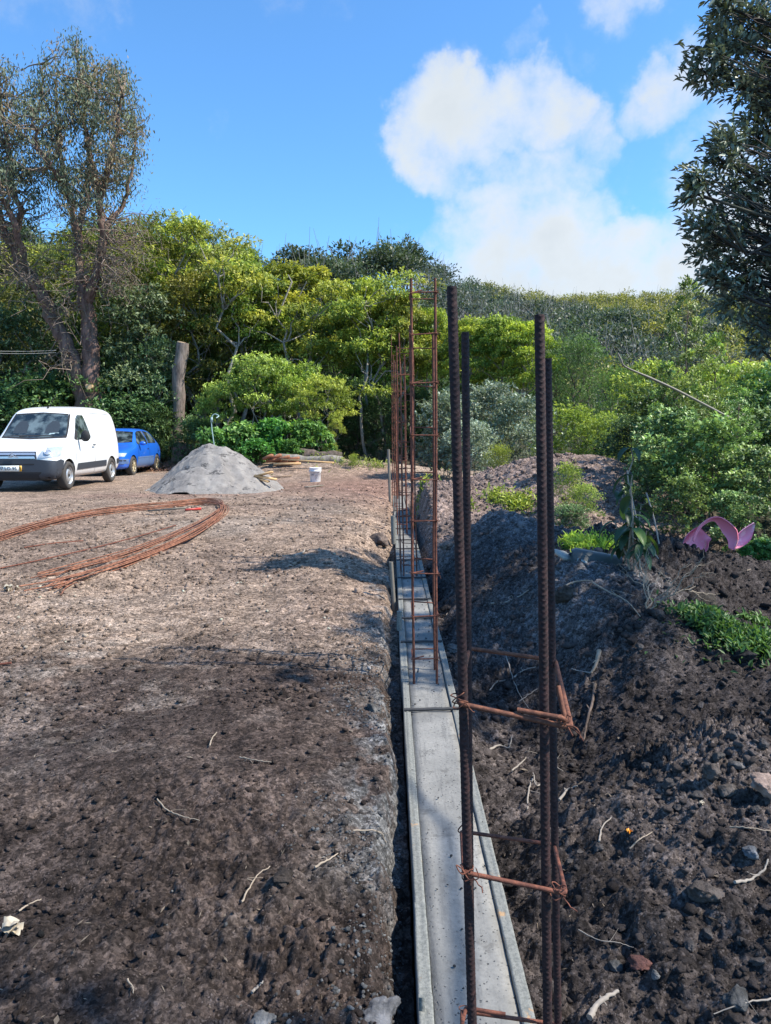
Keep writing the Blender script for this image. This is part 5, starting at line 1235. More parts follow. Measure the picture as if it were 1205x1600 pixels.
T('yellow', 572, 436, 29, 'upright lime yellow tree just left of the red bars', k=2, sx=.8)
T('yellow', 628, 448, 28, 'lime yellow tree behind the ladder like rebar cage', k=0, sx=.85)
T('green', 520, 462, 30, 'greener tree between the broad lime tree and the upright yellow one', k=1, sx=.8)
T('yellow', 672, 476, 28.5, 'lime yellow tree seen between the ladder cage and the nearest bars', k=2, sx=.8)
T('yellow', 735, 492, 27, 'low domed lime tree between the nearest bars', k=1)
T('yellow', 782, 487, 26, 'bright lime tree left of the right hand near bars', k=0)
T('yellow', 822, 497, 25, 'bright lime tree directly behind the right hand near bars', k=2, sx=.95)
T('small_yellow', 405, 548, 25.0, 'young lime tree with layered crown right above the sand heap')
T('small_yellow', 455, 560, 25.6, 'young lime tree with bare pale stems right of the layered one', sx=.9)
T('small_yellow', 505, 580, 24.6, 'young lime tree at the right end above the broad leaved bushes')
T('small_yellow', 345, 592, 25.4, 'young lime tree leaning over the pale green pipe', sx=.8)
T('small_yellow', 525, 640, 24.2, 'lowest young lime spray hanging beside the dark gap', sx=.5)
T('broadleaf', 375, 655, 23.2, 'bright broad leaved bush right behind the sand heap top')
T('broadleaf', 428, 650, 23.4, 'tallest bright broad leaved bush behind the right slope of the sand heap')
T('broadleaf', 478, 652, 23.6, 'bright broad leaved bush above the red brown boards', sx=1.1)
T('broadleaf', 335, 665, 22.8, 'small broad leaved bush left of the green pipe', sx=.9)
T('broadleaf', 402, 682, 22.6, 'low broad leaved bush touching the sand heap slope', sx=1.2)
T('broadleaf', 455, 684, 22.9, 'low broad leaved bush behind the long fallen log end', sx=1.1)
T('light_shrub', 520, 690, 23.5, 'small light green sapling at the edge of the dark gap')
T('light_shrub', 553, 705, 21.5, 'tiny lime sapling standing alone before the dark gap', sx=.8)
def pole_tree(px, pt, pb, y, r, seed, label):
    rs = np.random.RandomState(seed); b = at_y(px, pb, y); b.z = hz(b.x, y) - .1; root = empty('bare_limbed_tree', b); tag(root, label, 'tree'); mb = MB(); lf = MB()
    top = np.array(at_y(px + rs.uniform(-12, 12), pt, y)) - np.array(b); q = limb(rs, [0, 0, 0], top, 12, 0, .1); mb.tube(q, np.linspace(r * .7, r * .2, 12), 8)
    for k in range(9):
        st = q[rs.randint(5, 11)]; e = st + unit(np.array([rs.normal(), rs.normal() * .6, rs.uniform(.4, 1.4)])) * rs.uniform(.9, 2.2); w = limb(rs, st, e, 7, 0, .16); mb.tube(w, np.linspace(r * .28, r * .07, 7), 6, cap=False)
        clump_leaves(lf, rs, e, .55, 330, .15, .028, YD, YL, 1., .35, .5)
    mb.build('trunk', M_barkp, root, smooth=True); lf.build('crown', M_leaf, root)
for a in ((352, 400, 700, 28.0, .13, 1, 'bare pale trunk with forking limbs right of the cut trunk'), (452, 430, 700, 28.6, .12, 2, 'slender pale trunk rising in the middle of the forest edge'), (478, 440, 700, 29.0, .11, 3, 'second slender pale trunk right of the middle one'),
          (562, 470, 705, 27.2, .09, 4, 'thin pale trunk standing in the dark gap left of the cages'), (590, 500, 705, 27.6, .10, 5, 'thin leaning trunk in the dark gap beside the cages'), (268, 350, 690, 29.2, .10, 6, 'thin straight pale trunk above the cut trunk')): pole_tree(*a)
# --- dark mass behind
i = 0
for px in range(-60, 760, 46):
    ym = 34.5 + (i * 37 % 5) * .5
    T('dark', px, 470 + (i * 53 % 5) * 12 + (20 if px > 500 else 0), ym, 'dense dark evergreen tree in the shaded second row of the forest', 'dark evergreens in the shaded second row', sx=1.1); i += 1
for px in list(range(150, 640, 44)):
    T('dark', px, 560 + (i * 29 % 6) * 9, 32.6 + (i * 31 % 4) * .4, 'low dark evergreen filling the shade between the pale trunks', 'low dark evergreens between the trunks', sx=1.05); i += 1
for px in range(520, 760, 40):
    T('dark', px, 590 + (i * 29 % 5) * 8, 27.5 + (i * 31 % 4) * .4, 'dark undergrowth evergreen behind the rebar cages', 'dark undergrowth behind the cages', sx=1.0); i += 1
for k, px in enumerate(range(-40, 400, 52)):
    T('olive' if k % 2 else 'yellow', px, 352 + (k * 41 % 4) * 10 + (25 if px > 330 else 0), 35.5 + k % 3, 'olive crowned tree of the tall back row on the left', 'tall back row on the left')
for k, px in enumerate(range(420, 860, 48)):
    T('green' if k % 2 else 'olive', px, 434 + 10 * (k * 3 % 4) + (px - 420) * .2, 37 + k % 3, 'green crowned tree of the back row behind the rebar', 'green crowned back row behind the rebar')
# --- right side, far to near
T('heather', 905, 505, 24, 'soft dark green rounded tree right of the near bars, highest of its kind')
T('heather', 965, 560, 21, 'soft green rounded tree left of the kinked pole', sx=1.1)
T('heather', 868, 530, 26, 'soft green tree partly behind the right hand near bars')
T('light_shrub', 1180, 585, 17, 'lime green shrub top right of the kinked pole', sx=1.3)
T('light_shrub', 1110, 600, 18, 'yellow green shrub behind the kinked pole end', sx=1.3)
T('small_yellow', 1015, 555, 17, 'yellow leaved small tree under the kinked pole tip', sx=.9)
T('small_yellow', 1185, 560, 21, 'yellow leaved small tree at the right edge under the dark branches', sx=1.2)
T('small_yellow', 1120, 560, 23, 'yellow leaved small tree far behind the spire shaped laurel', sx=1.2)
T('silver_shrub', 760, 590, 19.5, 'silvery leaved shrub between the nearest bars behind the heap', sx=1.1)
T('silver_shrub', 700, 600, 20, 'silvery leaved shrub left behind the nearest bars', sx=1.0)
T('silver_shrub', 812, 610, 18.5, 'silvery leaved shrub behind the right hand near bars')
T('silver_shrub', 735, 650, 17.5, 'low silvery shrub on the back of the spoil heap')
T('light_shrub', 895, 620, 16.5, 'sunlit pale shrub left of the other two behind the far heap', sx=1.2)
T('light_shrub', 945, 625, 15.8, 'sunlit pale shrub in the middle behind the far heap', sx=1.2)
T('light_shrub', 990, 650, 14.8, 'sunlit pale shrub at the right end behind the far heap', sx=1.1)
T('light_shrub', 780, 685, 15.2, 'little leafy shrub on the crest of the heap between the near bars', sx=.9)
T('light_shrub', 885, 715, 9.3, 'leafy green shrub on the slope right of the near bars', sx=1.0)
T('light_shrub', 915, 745, 8.8, 'thin greyish green shrub right of the leafy one on the slope', sx=.9)
T('shrub', 895, 785, 8.4, 'low dark ground shrub at the foot of the leafy slope shrub', sx=1.5)
T('spire', 1066, 428, 10.4, 'tall laurel with a narrow light green spire against the hill', k=0, sx=.95)
T('spire', 1108, 515, 11.2, 'second, shorter spire shaped laurel right of the tallest one', k=1)
T('spire', 1035, 560, 11.0, 'spire shaped laurel crossed by the kinked pole', k=1)
T('spire', 1150, 600, 10.2, 'spire shaped laurel low at the right of the pole end', k=0, sx=1.3)
T('glossy', 1050, 630, 9.6, 'dark glossy shrub in the middle of the right hand thicket', sx=1.2)
T('glossy', 1110, 640, 9.0, 'dark glossy shrub above the pink plastic', sx=1.2)
T('glossy', 1010, 700, 9.2, 'dark glossy shrub left end of the thicket beside the sapling', sx=1.1)
T('glossy', 1180, 690, 8.6, 'dark glossy shrub at the right edge of the thicket', sx=1.3)
T('glossy', 1070, 735, 8.2, 'low glossy shrub with paler tips behind the pink handle', sx=1.2)
T('glossy', 1150, 760, 8.0, 'low glossy shrub behind the lilac flap', sx=1.2)
T('glossy', 1230, 720, 9.0, 'glossy shrub half outside the right edge', sx=1.3)
for k, (px, pt, y) in enumerate([(1040, 590, 12.6), (1100, 600, 12.4), (1170, 610, 12.8), (1230, 560, 13), (985, 640, 12.2), (1240, 620, 11)]):
    T('shrub', px, pt, y, 'dark leafy shrub filling the back of the right hand thicket', 'filler shrubs of the right hand thicket', sx=1.2)
T('broadleaf', 1195, 838, 6.9, 'small bright broad leaved plant right of the lilac flap', sx=1.1)
T('broadleaf', 1172, 852, 6.6, 'lowest bright leafy plant between lilac flap and right edge', sx=.9)

# --- cut trunk and its stump
def bare_trunk(px, ptop, y, rpx, label, name, m=M_bark):
    r = rpx / 1200 * y / 2; top = at_y(px + 6, ptop, y); x = (px - 602.5) / 1200 * y; zb = hz(x, y)
    root = empty(name, (x, y, zb)); tag(root, label, 'tree trunk' if name == 'cut_trunk' else 'stump'); h = top.z - zb; mb = MB(); n = 16
    rs = np.random.RandomState(int(px)); P = [(.04 * math.sin(i) + (top.x - x) * (i / (n - 1)) ** 2, .03 * math.cos(i * 1.3), -.2 + (h + .2) * i / (n - 1)) for i in range(n)]
    rr = [r * (1.22 - .3 * min(1, i / 4) + .07 * math.sin(i * 2.2)) for i in range(n)]; rr[-2] *= 1.08; rr[-1] *= .9
    mb.tube(P, rr, 14); mb.build('bark', m, root, smooth=True)
    mb = MB(); e = P[-1]; mb.tube([(e[0], e[1], e[2] - .01), (e[0] + .01, e[1], e[2] + .03)], [rr[-1] * .93, rr[-1] * .86], 14); mb.build('cut_face', M_cutwood, root)
    return root
bare_trunk(278, 536, 27.2, 21, 'tall cut off trunk with a pale sawn top left of the sand heap', 'cut_trunk', mat('grey_bark', bark_b((.09, .07, .06), (.26, .21, .18))))
bare_trunk(284, 694, 26.4, 36, 'short wide stump at the foot of the cut trunk behind the car', 'stump', mat('brown_bark', bark_b((.12, .08, .06), (.32, .22, .17))))

# --- big forked tree
def px3(px, py, y=27.4): return np.array(at_y(px, py, y))
def big_tree():
    rs = np.random.RandomState(77); Y = 27.4
    b = px3(140, 715); b[2] = hz(b[0], b[1]) - .2
    root = empty('forked_tree', (b[0], b[1], b[2])); o0 = b.copy()
    tag(root, 'tall sparse grey leaved tree with a forked trunk behind the white van', 'tree')
    tb = MB(); tw = MB(); lf = MB()
    def br(pts, r0, r1, jit=.12):
        P = np.array([px3(a_[0], a_[1], Y + (a_[2] if len(a_) > 2 else 0)) for a_ in pts]) - o0
        P = np.array(smooth_path(P.tolist(), 5)); P[1:-1] += rs.normal(0, jit * .35, (len(P) - 2, 3)); tb.tube(P, np.linspace(r0, r1, len(P)), 9); return P
    t1 = br([(134, 735), (132, 640), (122, 585), (103, 535), (82, 500), (62, 455), (35, 415), (10, 365), (-12, 310)], .34, .13)
    t2 = br([(146, 735), (146, 640), (143, 580), (138, 520), (134, 470), (130, 430)], .37, .22)
    L_ = [t1, t2,
          br([(134, 480), (125, 430), (122, 370), (112, 320), (100, 260, .5), (92, 190, .8), (88, 130, 1)], .17, .04),
          br([(136, 470), (155, 420, -.5), (160, 360, -.5), (158, 310, -.6), (170, 255, -1), (185, 200, -1), (190, 140, -1)], .2, .04),
          br([(158, 315), (148, 270), (135, 220), (130, 150), (118, 85)], .13, .03),
          br([(122, 365), (135, 310, 1), (142, 250, 1.5), (150, 170, 1.5), (160, 110, 1.5)], .12, .03),
          br([(112, 320), (85, 270, -1), (60, 230, -1.2), (50, 170, -1.2)], .11, .03),
          br([(160, 360), (190, 320, .5), (205, 270, .5), (215, 200, .5)], .1, .03),
          br([(20, 385), (30, 330), (15, 280), (12, 220), (0, 150), (-10, 110)], .13, .03),
          br([(40, 420), (20, 340, -1), (-15, 280, -1), (-40, 200, -1)], .14, .03),
          br([(100, 260), (85, 200, 1), (70, 150, 1), (62, 100, 1)], .07, .02)]
    # leaf bearing twigs
    ell = [(125, 215, 62, 75), (75, 165, 45, 60), (165, 150, 45, 60), (110, 110, 50, 50), (190, 205, 40, 80), (150, 290, 60, 45), (60, 255, 45, 60), (15, 210, 40, 90), (10, 130, 25, 40), (-30, 250, 60, 100), (205, 250, 22, 55), (190, 120, 20, 30), (118, 70, 18, 20), (90, 300, 40, 40)]
    wts = np.array([e[2] * e[3] for e in ell], float); wts /= wts.sum()
    allp = np.concatenate([p[3:] for p in L_[2:]])
    nt_ = 520
    for k in range(nt_):
        e = ell[rs.choice(len(ell), p=wts)]; a = rs.uniform(0, 6.28); r = rs.rand() ** .55
        tip = px3(e[0] + e[2] * r * math.cos(a), e[1] + e[3] * r * math.sin(a), Y + rs.normal(0, 1.3)) - o0
        cand = allp[(allp[:, 2] < tip[2] + .1)]
        if not len(cand): continue
        d = np.linalg.norm(cand - tip, axis=1); st = cand[np.argmin(d + rs.uniform(0, .5, len(d)))]
        q = limb(rs, st, tip, 6, -.08, .12); tw.tube(q, np.linspace(.032, .010, 6), 4, cap=False)
        n = int(rs.uniform(22, 70)); u = rs.rand(n) ** .7; P = q[2][None] + (tip - q[2])[None] * u[:, None] * 1.08 + rs.normal(0, .2, (n, 3))
        D = rs.normal(0, .5, (n, 3)); D[:, 2] -= .85
        w = rs.rand(n)[:, None]; base = np.array([.115, .13, .085]) if rs.rand() < .75 else np.array([.17, .12, .08])
        leaves(lf, P, D, rs.uniform(.10, .19, n), rs.uniform(.016, .028, n), base * (.6 + w * .9), rs=rs)
    # dead twiggy skirt below the crown
    el2 = [(115, 400, 55, 40), (60, 400, 40, 40), (150, 440, 50, 35), (175, 400, 45, 40), (95, 350, 60, 40), (190, 440, 25, 25), (215, 370, 40, 30), (85, 560, 22, 20), (30, 440, 30, 40), (95, 480, 22, 18), (-5, 380, 30, 60)]
    al2 = np.concatenate([t1[8:], t2[14:], L_[2][:12], L_[3][:14]])
    for k in range(210):
        e = el2[rs.randint(len(el2))]; a = rs.uniform(0, 6.28); r = rs.rand() ** .5
        tip = px3(e[0] + e[2] * r * math.cos(a), e[1] + e[3] * r * math.sin(a), Y + rs.normal(-.3, .9)) - o0
        d = np.linalg.norm(al2 - tip, axis=1); st = al2[np.argmin(d + rs.uniform(0, .6, len(d)))]
        q = limb(rs, st, tip, 6, rs.uniform(-.2, .15), .35); tw.tube(q, np.linspace(.028, .007, 6), 4, cap=False)
        for _ in range(3): tw.tube(limb(rs, q[rs.randint(2, 6)], tip + rs.normal(0, .45, 3) - [0, 0, .1], 4, 0, .35), np.linspace(.014, .005, 4), 3, cap=False)
        n = 22; P = tip + rs.normal(0, .42, (n, 3)); D = rs.normal(0, .8, (n, 3)); D[:, 2] -= .3
        leaves(lf, P, D, rs.uniform(.06, .15, n), rs.uniform(.008, .018, n), (np.array([.20, .16, .10]) if k % 3 else np.array([.14, .18, .07])) * rs.uniform(.5, 1.4, (n, 1)), rs=rs)
    tb.build('trunk', mat('red_brown_bark', bark_b((.075, .045, .038), (.23, .15, .125))), root, smooth=True)
    tw.build('twigs', plain('grey_brown_twig', (.22, .165, .13), .9, var=.35, sc=5), root); lf.build('crown', leafmat('grey_foliage', .2, .6, .2), root)
    mb = MB(); c = px3(139, 604, 26.95) - o0; mb.tube([c + [0, .1, 0], c + [.0, -.02, .02]], [.13, .12], 12); mb.build('sawn_limb_scar', M_cutwood, root)
big_tree()

# --- shading tree on the right, branches reach into the picture
def right_tree():
    rs = np.random.RandomState(31); base = np.array([5.3, 6.4, 0.]); base[2] = hz(5.3, 6.4) - .2
    root = empty('broad_evergreen_tree', tuple(base)); tag(root, 'big dark evergreen tree whose leathery leaved branches hang in from the right edge', 'tree')
    tb, tw, lf = MB(), MB(), MB(); o0 = base
    tr = np.array(smooth_path([[0, 0, -.1], [-.1, .05, 1.2], [.1, -.1, 2.6], [.0, 0, 4.2], [.25, .1, 6.2], [.1, -.1, 8.2]], 5)); tb.tube(tr, np.linspace(.30, .06, len(tr)), 12)
    cl = []
    def c(px, py, y, rpx): cl.append((np.array(at_y(px, py, y * .8)) - o0, rpx / 1200 * y * .8))
    for q in [(1112, 82, 8, 42), (1150, 60, 8.2, 45), (1105, 122, 8, 30), (1172, 20, 8, 48), (1200, 95, 8.4, 55), (1130, 8, 7.8, 22), (1165, 130, 8, 34), (1190, 180, 8.2, 40), (1180, 222, 8.4, 34), (1140, 218, 7.8, 26), (1208, 260, 8.2, 40),
              (1125, 250, 7.8, 38), (1092, 278, 7.6, 22), (1150, 290, 7.9, 34), (1080, 300, 7.6, 18), (1185, 310, 8.2, 36), (1098, 352, 7.7, 28), (1135, 345, 8, 44), (1180, 365, 8.3, 48), (1120, 392, 8, 42),
              (1160, 420, 8.2, 50), (1122, 440, 8, 26), (1195, 455, 8.4, 46), (1140, 470, 8.1, 30), (1190, 500, 8.3, 28), (1220, 400, 8.4, 50), (1230, 150, 8.5, 60), (1225, 30, 8.5, 50), (1185, 540, 8.3, 18)]: c(*q)
    # the rest of the crown, outside the picture: this is what shades the soil and the strip
    for (x, y, z, r) in [(5.0, 4.6, 5.0, .45), (4.6, 3.8, 4.3, .5), (5.6, 5.4, 6.2, .5), (6.0, 7.0, 6.4, .8), (5.4, 4.2, 6.0, .6), (4.6, 3.4, 5.0, .45), (5.9, 6.2, 4.8, .4), (6.4, 5.6, 5.8, .7),
                         (6.6, 6.6, 7.6, .8), (6.8, 5.8, 6.2, .8), (4.9, 4.0, 5.6, .5)]:
        cl.append((np.array([x, y, z]) - o0, r))
    for (p, r) in cl:
        k = int(np.clip(np.searchsorted(tr[:, 2], p[2] - 1.0), 2, len(tr) - 1)); q = limb(rs, tr[k], p, 9, -.03, .12)
        tb.tube(q, np.linspace(.034, .009, 9), 6, cap=False)
        m = int(36 * (r / .3) ** 1.7) + 8; m = min(m, 150)
        d = unit(rs.normal(size=(m, 3))); pts = p + d * (rs.rand(m) ** .45)[:, None] * r * np.array([1.1, 1, .85])
        for i in range(m):
            if i % 2 == 0: tw.tube(limb(rs, q[rs.randint(5, 9)], pts[i], 4, 0, .12), np.linspace(.008, .003, 4), 3, cap=False)
        W_ = 13; P = np.repeat(pts, W_, 0) + rs.normal(0, .02, (m * W_, 3)); dd = np.repeat(unit(d * .6 + [(-.35), 0, .25]), W_, 0)
        P += dd * rs.uniform(-.08, .05, (len(P), 1)); D = dd * .9 + rs.normal(0, .62, P.shape)
        col = np.array([.11, .135, .105]) * rs.uniform(.6, 1.9, (len(P), 1)); yl = rs.rand(len(P)) < .06; col[yl] = [.14, .15, .05]
        leaves(lf, P, D, rs.uniform(.05, .088, len(P)), rs.uniform(.011, .0165, len(P)), col, oval=True, rs=rs)
    mbk = mat('dark_bark', bark_b((.03, .026, .024), (.07, .06, .055))); tb.build('trunk', mbk, root, smooth=True); tw.build('twigs', mbk, root); lf.build('crown', leafmat('leathery_foliage', .08, .45, .35), root)
right_tree()

def shade_tree():  # added unseen tree, its clumps aimed along the sun to shade the soil
    """unseen evergreen added outside the picture so that its shade darkens the near left soil"""
    rs = np.random.RandomState(41); root = empty('broad_evergreen_tree', (4.6, -1.2, hz(4.6, -1.2))); tag(root, 'unseen evergreen outside the picture, added to shade the near left soil', 'tree')
    tb, lf = MB(), MB(); o0 = np.array(root.location); tr = limb(rs, [0, 0, -.3], [-.3, .3, 6.6], 14, 0, .08); tb.tube(tr, np.linspace(.22, .05, 14), 10)
    sx, sy = SUN.x / SUN.z, SUN.y / SUN.z
    for (x, y, h, r) in [(-1.05, 1.5, 5.6, .22), (-.62, 1.42, 5.6, .2), (-1.4, 1.4, 5.6, .4), (-2.6, 1.8, 5.0, .5), (-.3, 1.45, 5.2, .16), (-.5, 3.9, 5.3, .15)]:
        p = np.array([x + sx * h, y + sy * h, h]) - o0; q = limb(rs, tr[8], p, 8, -.04, .12); tb.tube(q, np.linspace(.035, .008, 8), 5, cap=False)
        m = int(30 * (r / .3) ** 2); pts = p + unit(rs.normal(size=(m, 3))) * (rs.rand(m) ** .5)[:, None] * r * [1, 1, .8]
        P = np.repeat(pts, 12, 0) + rs.normal(0, .03, (m * 12, 3)); leaves(lf, P, rs.normal(0, 1, P.shape), rs.uniform(.06, .105, len(P)), rs.uniform(.013, .02, len(P)), np.array([.045, .062, .055]) * rs.uniform(.6, 1.9, (len(P), 1)), oval=True, rs=rs)
    tb.build('trunk', M_bark, root, smooth=True); lf.build('crown', M_leaf, root)
shade_tree()

# --- sapling with big hanging leaves, bare twigs, weeds
def bigleaf(mb, base, d, L_, W_, droop, col, rs):
    d = np.array(d, float); d /= np.linalg.norm(d); s = np.cross(d, [0, 0, 1.]); s /= np.linalg.norm(s) + 1e-9; n = 7; rows = []
    p = np.array(base, float); dirv = d.copy()
    for i in range(n):
        u = i / (n - 1); w = W_ * math.sin(math.pi * min(1, .06 + u * .94)) ** .8
        nn = np.cross(s, dirv); rows.append([p - s * w + nn * w * .35, p - s * w * .5 + nn * w * .1, p, p + s * w * .5 + nn * w * .1, p + s * w + nn * w * .35])
        dirv = dirv + np.array([0, 0, -droop / n]); dirv /= np.linalg.norm(dirv); p = p + dirv * L_ / n
    G = np.array(rows); m, k = G.shape[:2]; i = np.arange(m - 1)[:, None] * k; j = np.arange(k - 1)[None]
    mb.add(G.reshape(-1, 3), np.stack([i + j, i + k + j, i + k + j + 1, i + j + 1], -1).reshape(-1, 4), col)
def sapling():
    rs = np.random.RandomState(8); y = ground(985, 890).y - .05; b = np.array(at_y(984, 890, y)); root = empty('large_leaved_sapling', tuple(b)); tag(root, 'sapling with long dark hanging leaves between the bright grass and the thicket', 'sapling')
    st, lf = MB(), MB()
    for (px, py) in ((972, 770), (988, 742), (1002, 790), (962, 815), (1010, 830), (986, 700)):
        tip = np.array(at_y(px, py, y + rs.uniform(-.15, .25))) - b; q = limb(rs, [rs.uniform(-.08, .08), 0, 0], tip, 10, 0, .05); st.tube(q, np.linspace(.008, .004, 10), 6)
        for i in range(9):
            p = q[rs.randint(3, 10)]; a = rs.uniform(0, 6.28); c = np.array([.035, .07, .04]) if rs.rand() < .75 else np.array([.10, .17, .04])
            bigleaf(lf, p, [math.cos(a), math.sin(a) * .7, rs.uniform(-.1, .55)], rs.uniform(.13, .25), rs.uniform(.024, .04), rs.uniform(1.6, 3.6), c * rs.uniform(.7, 1.4), rs)
    st.build('stem', M_twig, root, smooth=True); lf.build('leaves', M_gloss, root, smooth=True)
sapling()
def bare_bush(px, py, y, h, label, seed, spread=.5, n=14):
    rs = np.random.RandomState(seed); b = np.array(ground(px, py)); mb = MB()
    def rec(p, d, L_, r, dep):
        q = limb(rs, p, p + d * L_, 6, 0, .18); mb.tube(q, np.linspace(r, r * .6, 6), 5, cap=False)
        if dep:
            for _ in range(rs.randint(2, 4)): rec(q[rs.randint(3, 6)], unit(d + rs.normal(0, .6, 3) * [1, .6, .6]), L_ * rs.uniform(.5, .85), r * .6, dep - 1)
    for k in range(n):
        rec(np.zeros(3), unit(np.array([rs.normal(0, spread * 2), rs.normal(0, .3), rs.uniform(.3, 1.2)])), h * rs.uniform(.4, .7), .0045, 2)
    o = mb.build('dead_bush', M_twig, loc=b); tag(o, label, 'dead bush')
bare_bush(1012, 955, 5.5, .32, 'tangle of pale dry twigs on the black soil under the sapling', 4, n=5)
bare_bush(1040, 935, 5.6, .30, 'second dry twig tangle nearer the green weeds', 5, n=3)
for (q, lb) in (([(980, 735, .0), (990, 790), (1005, 840), (1040, 890), (1048, 930)], 'long grey cane arching down from the thicket to the dry twigs'), ([(1010, 770), (1022, 810), (1030, 850)], 'short grey cane hanging right of the sapling')):
    P = smooth_path([at_y(a[0], a[1], 6.1 - .1 * i) for i, a in enumerate(q)], 5); mb = MB(); mb.tube(P, .0065, 6); o = mb.build('cane', M_root, smooth=True); tag(o, lb, 'cane')
def weeds(name, pts, label, dark, light, L0, W0, n, sx, seed, up=1.2, cat='weeds'):
    rs = np.random.RandomState(seed); mb = MB()
    for (px, py, r_, wt) in pts:
        c = ground(px, py); R = r_ / 1200 * c.y; m = int(n * wt); tail = np.where(rs.rand(m) < .22, 2.3, 1.0); X = c.x + rs.normal(0, R * .5, m) * tail; Y = c.y + rs.normal(0, R * sx, m) * tail; kk = vn(X * 7, Y * 7, seed) > -.22; X, Y = X[kk], Y[kk]; m = len(X); hh = rs.rand(m) ** 1.5
        P = np.stack([X, Y, H(X, Y, False) + hh * L0 * 1.2 + .01], -1); D = rs.normal(0, .8, (m, 3)); D[:, 2] = np.abs(D[:, 2]) * .6 + up * rs.rand(m) - .15
        t = (hh * rs.uniform(.4, 1.2, m)).clip(0, 1)[:, None]; col = (np.array(dark) * (1 - t) + np.array(light) * t) * rs.uniform(.7, 1.3, (m, 1)); k = rs.uniform(.6, 1.3, m)
        leaves(mb, P, D, L0 * k, W0 * k, col, oval=True, rs=rs)
    o = mb.build(name, M_leaf); tag(o, label, cat, kind='stuff'); return o
weeds('green_weeds', [(1095, 960, 30, 1), (1130, 985, 40, 1.3), (1170, 1000, 45, 1.4), (1195, 1015, 30, 1), (1100, 990, 24, .6), (1185, 975, 25, .6), (1150, 1020, 22, .4)], 'patch of low green weeds on the black soil at the right edge', (.04, .08, .028), (.12, .21, .06), .042, .008, 650, .35, 3)
weeds('bright_grass', [(905, 850, 22, 1), (930, 855, 22, 1), (945, 862, 14, .6), (890, 845, 12, .4)], 'bright yellow green grass tuft behind the moulded plastic piece', (.22, .30, .05), (.62, .66, .12), .05, .004, 1000, .4, 4, 2)
weeds('heap_weeds', [(775, 778, 14, .5), (800, 785, 18, .8), (818, 790, 14, .6), (735, 792, 8, .15), (662, 757, 16, .6), (790, 700, 20, .6), (700, 735, 8, .2)], 'scattered small green weeds on the sunlit spoil heap', (.09, .15, .03), (.34, .42, .07), .07, .012, 500, 1.2, 5)
weeds('edge_grass', [(550, 726, 25, .7), (500, 718, 30, .4), (590, 730, 16, .4)], 'strip of short grass where the yard meets the dark trees', (.12, .15, .04), (.34, .36, .10), .12, .012, 420, .5, 6, 1.6)
def leaf_floor():
    rs = np.random.RandomState(12); mb = MB(); n = 2600; X = -7.2 + rs.normal(0, 1.1, n); Y = 25.6 + rs.normal(0, .7, n)
    P = np.stack([X, Y, H(X, Y, False) + .03 + rs.rand(n) * .22 * gau(X, Y, -6.9, 25.8, .9, .8)], -1); leaves(mb, P, rs.normal(0, 1, (n, 3)) * [1, 1, .3], rs.uniform(.05, .14, n), rs.uniform(.02, .05, n), np.array([.24, .14, .10]) * rs.uniform(.5, 1.5, (n, 1)), rs=rs)
    o = mb.build('fallen_leaves', M_leaf); tag(o, 'brown dead leaves heaped round the stump behind the blue car', 'leaf litter', kind='stuff')
leaf_floor()

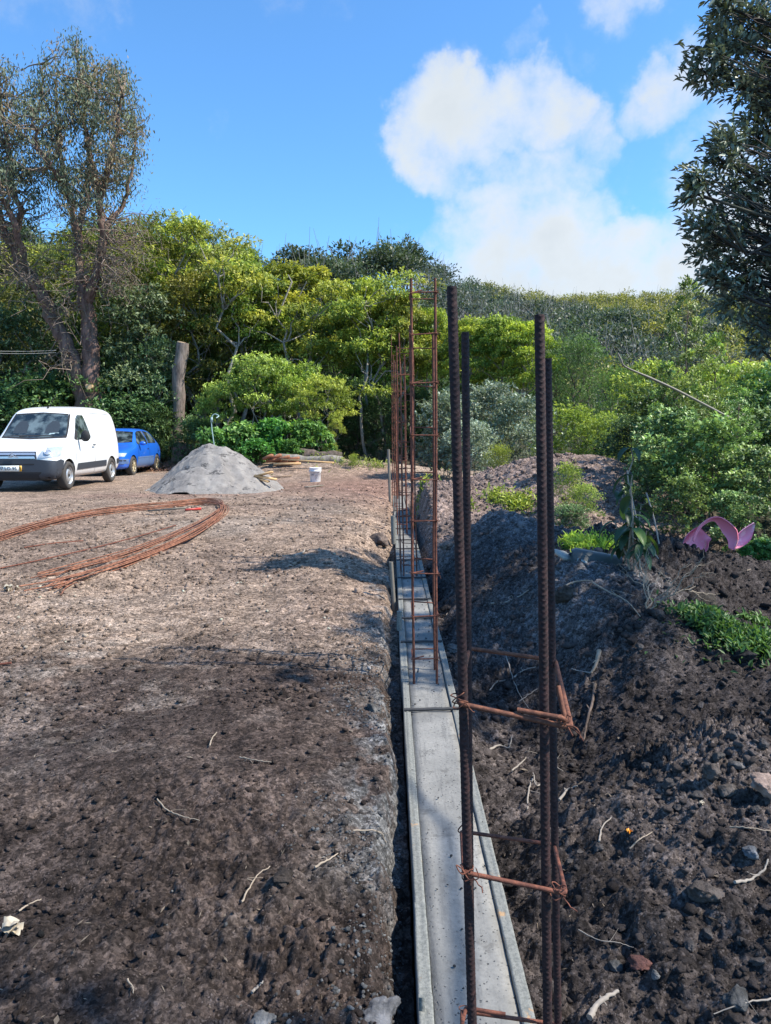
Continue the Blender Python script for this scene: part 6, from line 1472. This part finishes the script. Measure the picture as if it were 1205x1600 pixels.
# --- far wooded hill
def far_wood():
    rs = np.random.RandomState(91); lf, tw = MB(), MB(); n = 2900
    y = np.sqrt(rs.uniform(44 ** 2, 172 ** 2, n)); th = rs.uniform(-.62, .62, n); zc, yc = hillcrest(th); ok = (y < yc + 6); y, th, yc = y[ok], th[ok], yc[ok]
    x = th * y; z = H(x, y, False); patch = fbm(x, y, .035, 3, 61); pt2 = fbm(x, y, .09, 2, 62)
    px = th * 1200 + 602.5
    for i in range(len(y)):
        far = y[i] > 70; Rr = rs.uniform(1.3, 2.4); Ht = rs.uniform(3.2, 5.4) * (1.2 if px[i] < 650 and y[i] > yc[i] - 12 else 1)
        p = patch[i] + .3 * pt2[i]
        grey = (p > .02 and px[i] > 640 and rs.rand() < .75) or rs.rand() < .10
        if px[i] < 650: grey = rs.rand() < (.55 if y[i] > 55 else .3)
        crest = y[i] > yc[i] - 25
        if grey: dark, light, nl = np.array([.06, .075, .07]), np.array([.125, .145, .13]), 120  # grey leaf tint leans bluish, distance haze put into the colour
        elif p < -.19 or rs.rand() < (.3 if crest and px[i] > 800 else .06): dark, light, nl = np.array([.10, .14, .04]), np.array([.34, .34, .08]), 150
        else: dark, light, nl = np.array([.03, .05, .04]), np.array([.10, .145, .085]), 210
        if px[i] < 650 and y[i] > yc[i] - 10: dark, light, nl = np.array([.03, .05, .03]), np.array([.10, .145, .07]), 480
        s = 1 if far else .8; c0 = np.array([x[i], y[i], z[i] + Ht * .62])
        k = 3; cc = c0 + rs.normal(0, .32, (k, 3)) * [Rr, Rr, Ht * .25]; w = rs.randint(0, k, nl)
        d = unit(rs.normal(size=(nl, 3))); d[:, 2] = np.abs(d[:, 2]) - .2; P = cc[w] + d * rs.uniform(.4, 1, (nl, 1)) * [Rr * .8, Rr * .8, Ht * .24]
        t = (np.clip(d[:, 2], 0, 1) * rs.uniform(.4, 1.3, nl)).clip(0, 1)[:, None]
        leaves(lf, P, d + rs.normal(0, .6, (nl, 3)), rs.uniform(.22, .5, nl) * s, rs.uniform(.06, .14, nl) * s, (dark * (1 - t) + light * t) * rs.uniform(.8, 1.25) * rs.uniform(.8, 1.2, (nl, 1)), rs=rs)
        nb_ = 7 if grey else 2
        for _ in range(nb_):
            e = c0 + rs.normal(0, 1, 3) * [Rr * .5, Rr * .5, Ht * .2] + [0, 0, Ht * .15]; a = np.array([x[i] + rs.normal(0, .3), y[i], z[i] + Ht * .05])
            tw.tube(limb(rs, a, e, 4, 0, .2), np.linspace(.06, .012, 4), 3, cap=False)
    o = lf.build('far_wood', M_leaf); tag(o, 'far wooded hillside of mixed green and grey trees', 'wood', kind='stuff')
    o2 = tw.build('far_wood_branches', plain('grey_branch', (.20, .195, .185), .9, var=.3, sc=1), o); tag(o2, kind='stuff')
far_wood()
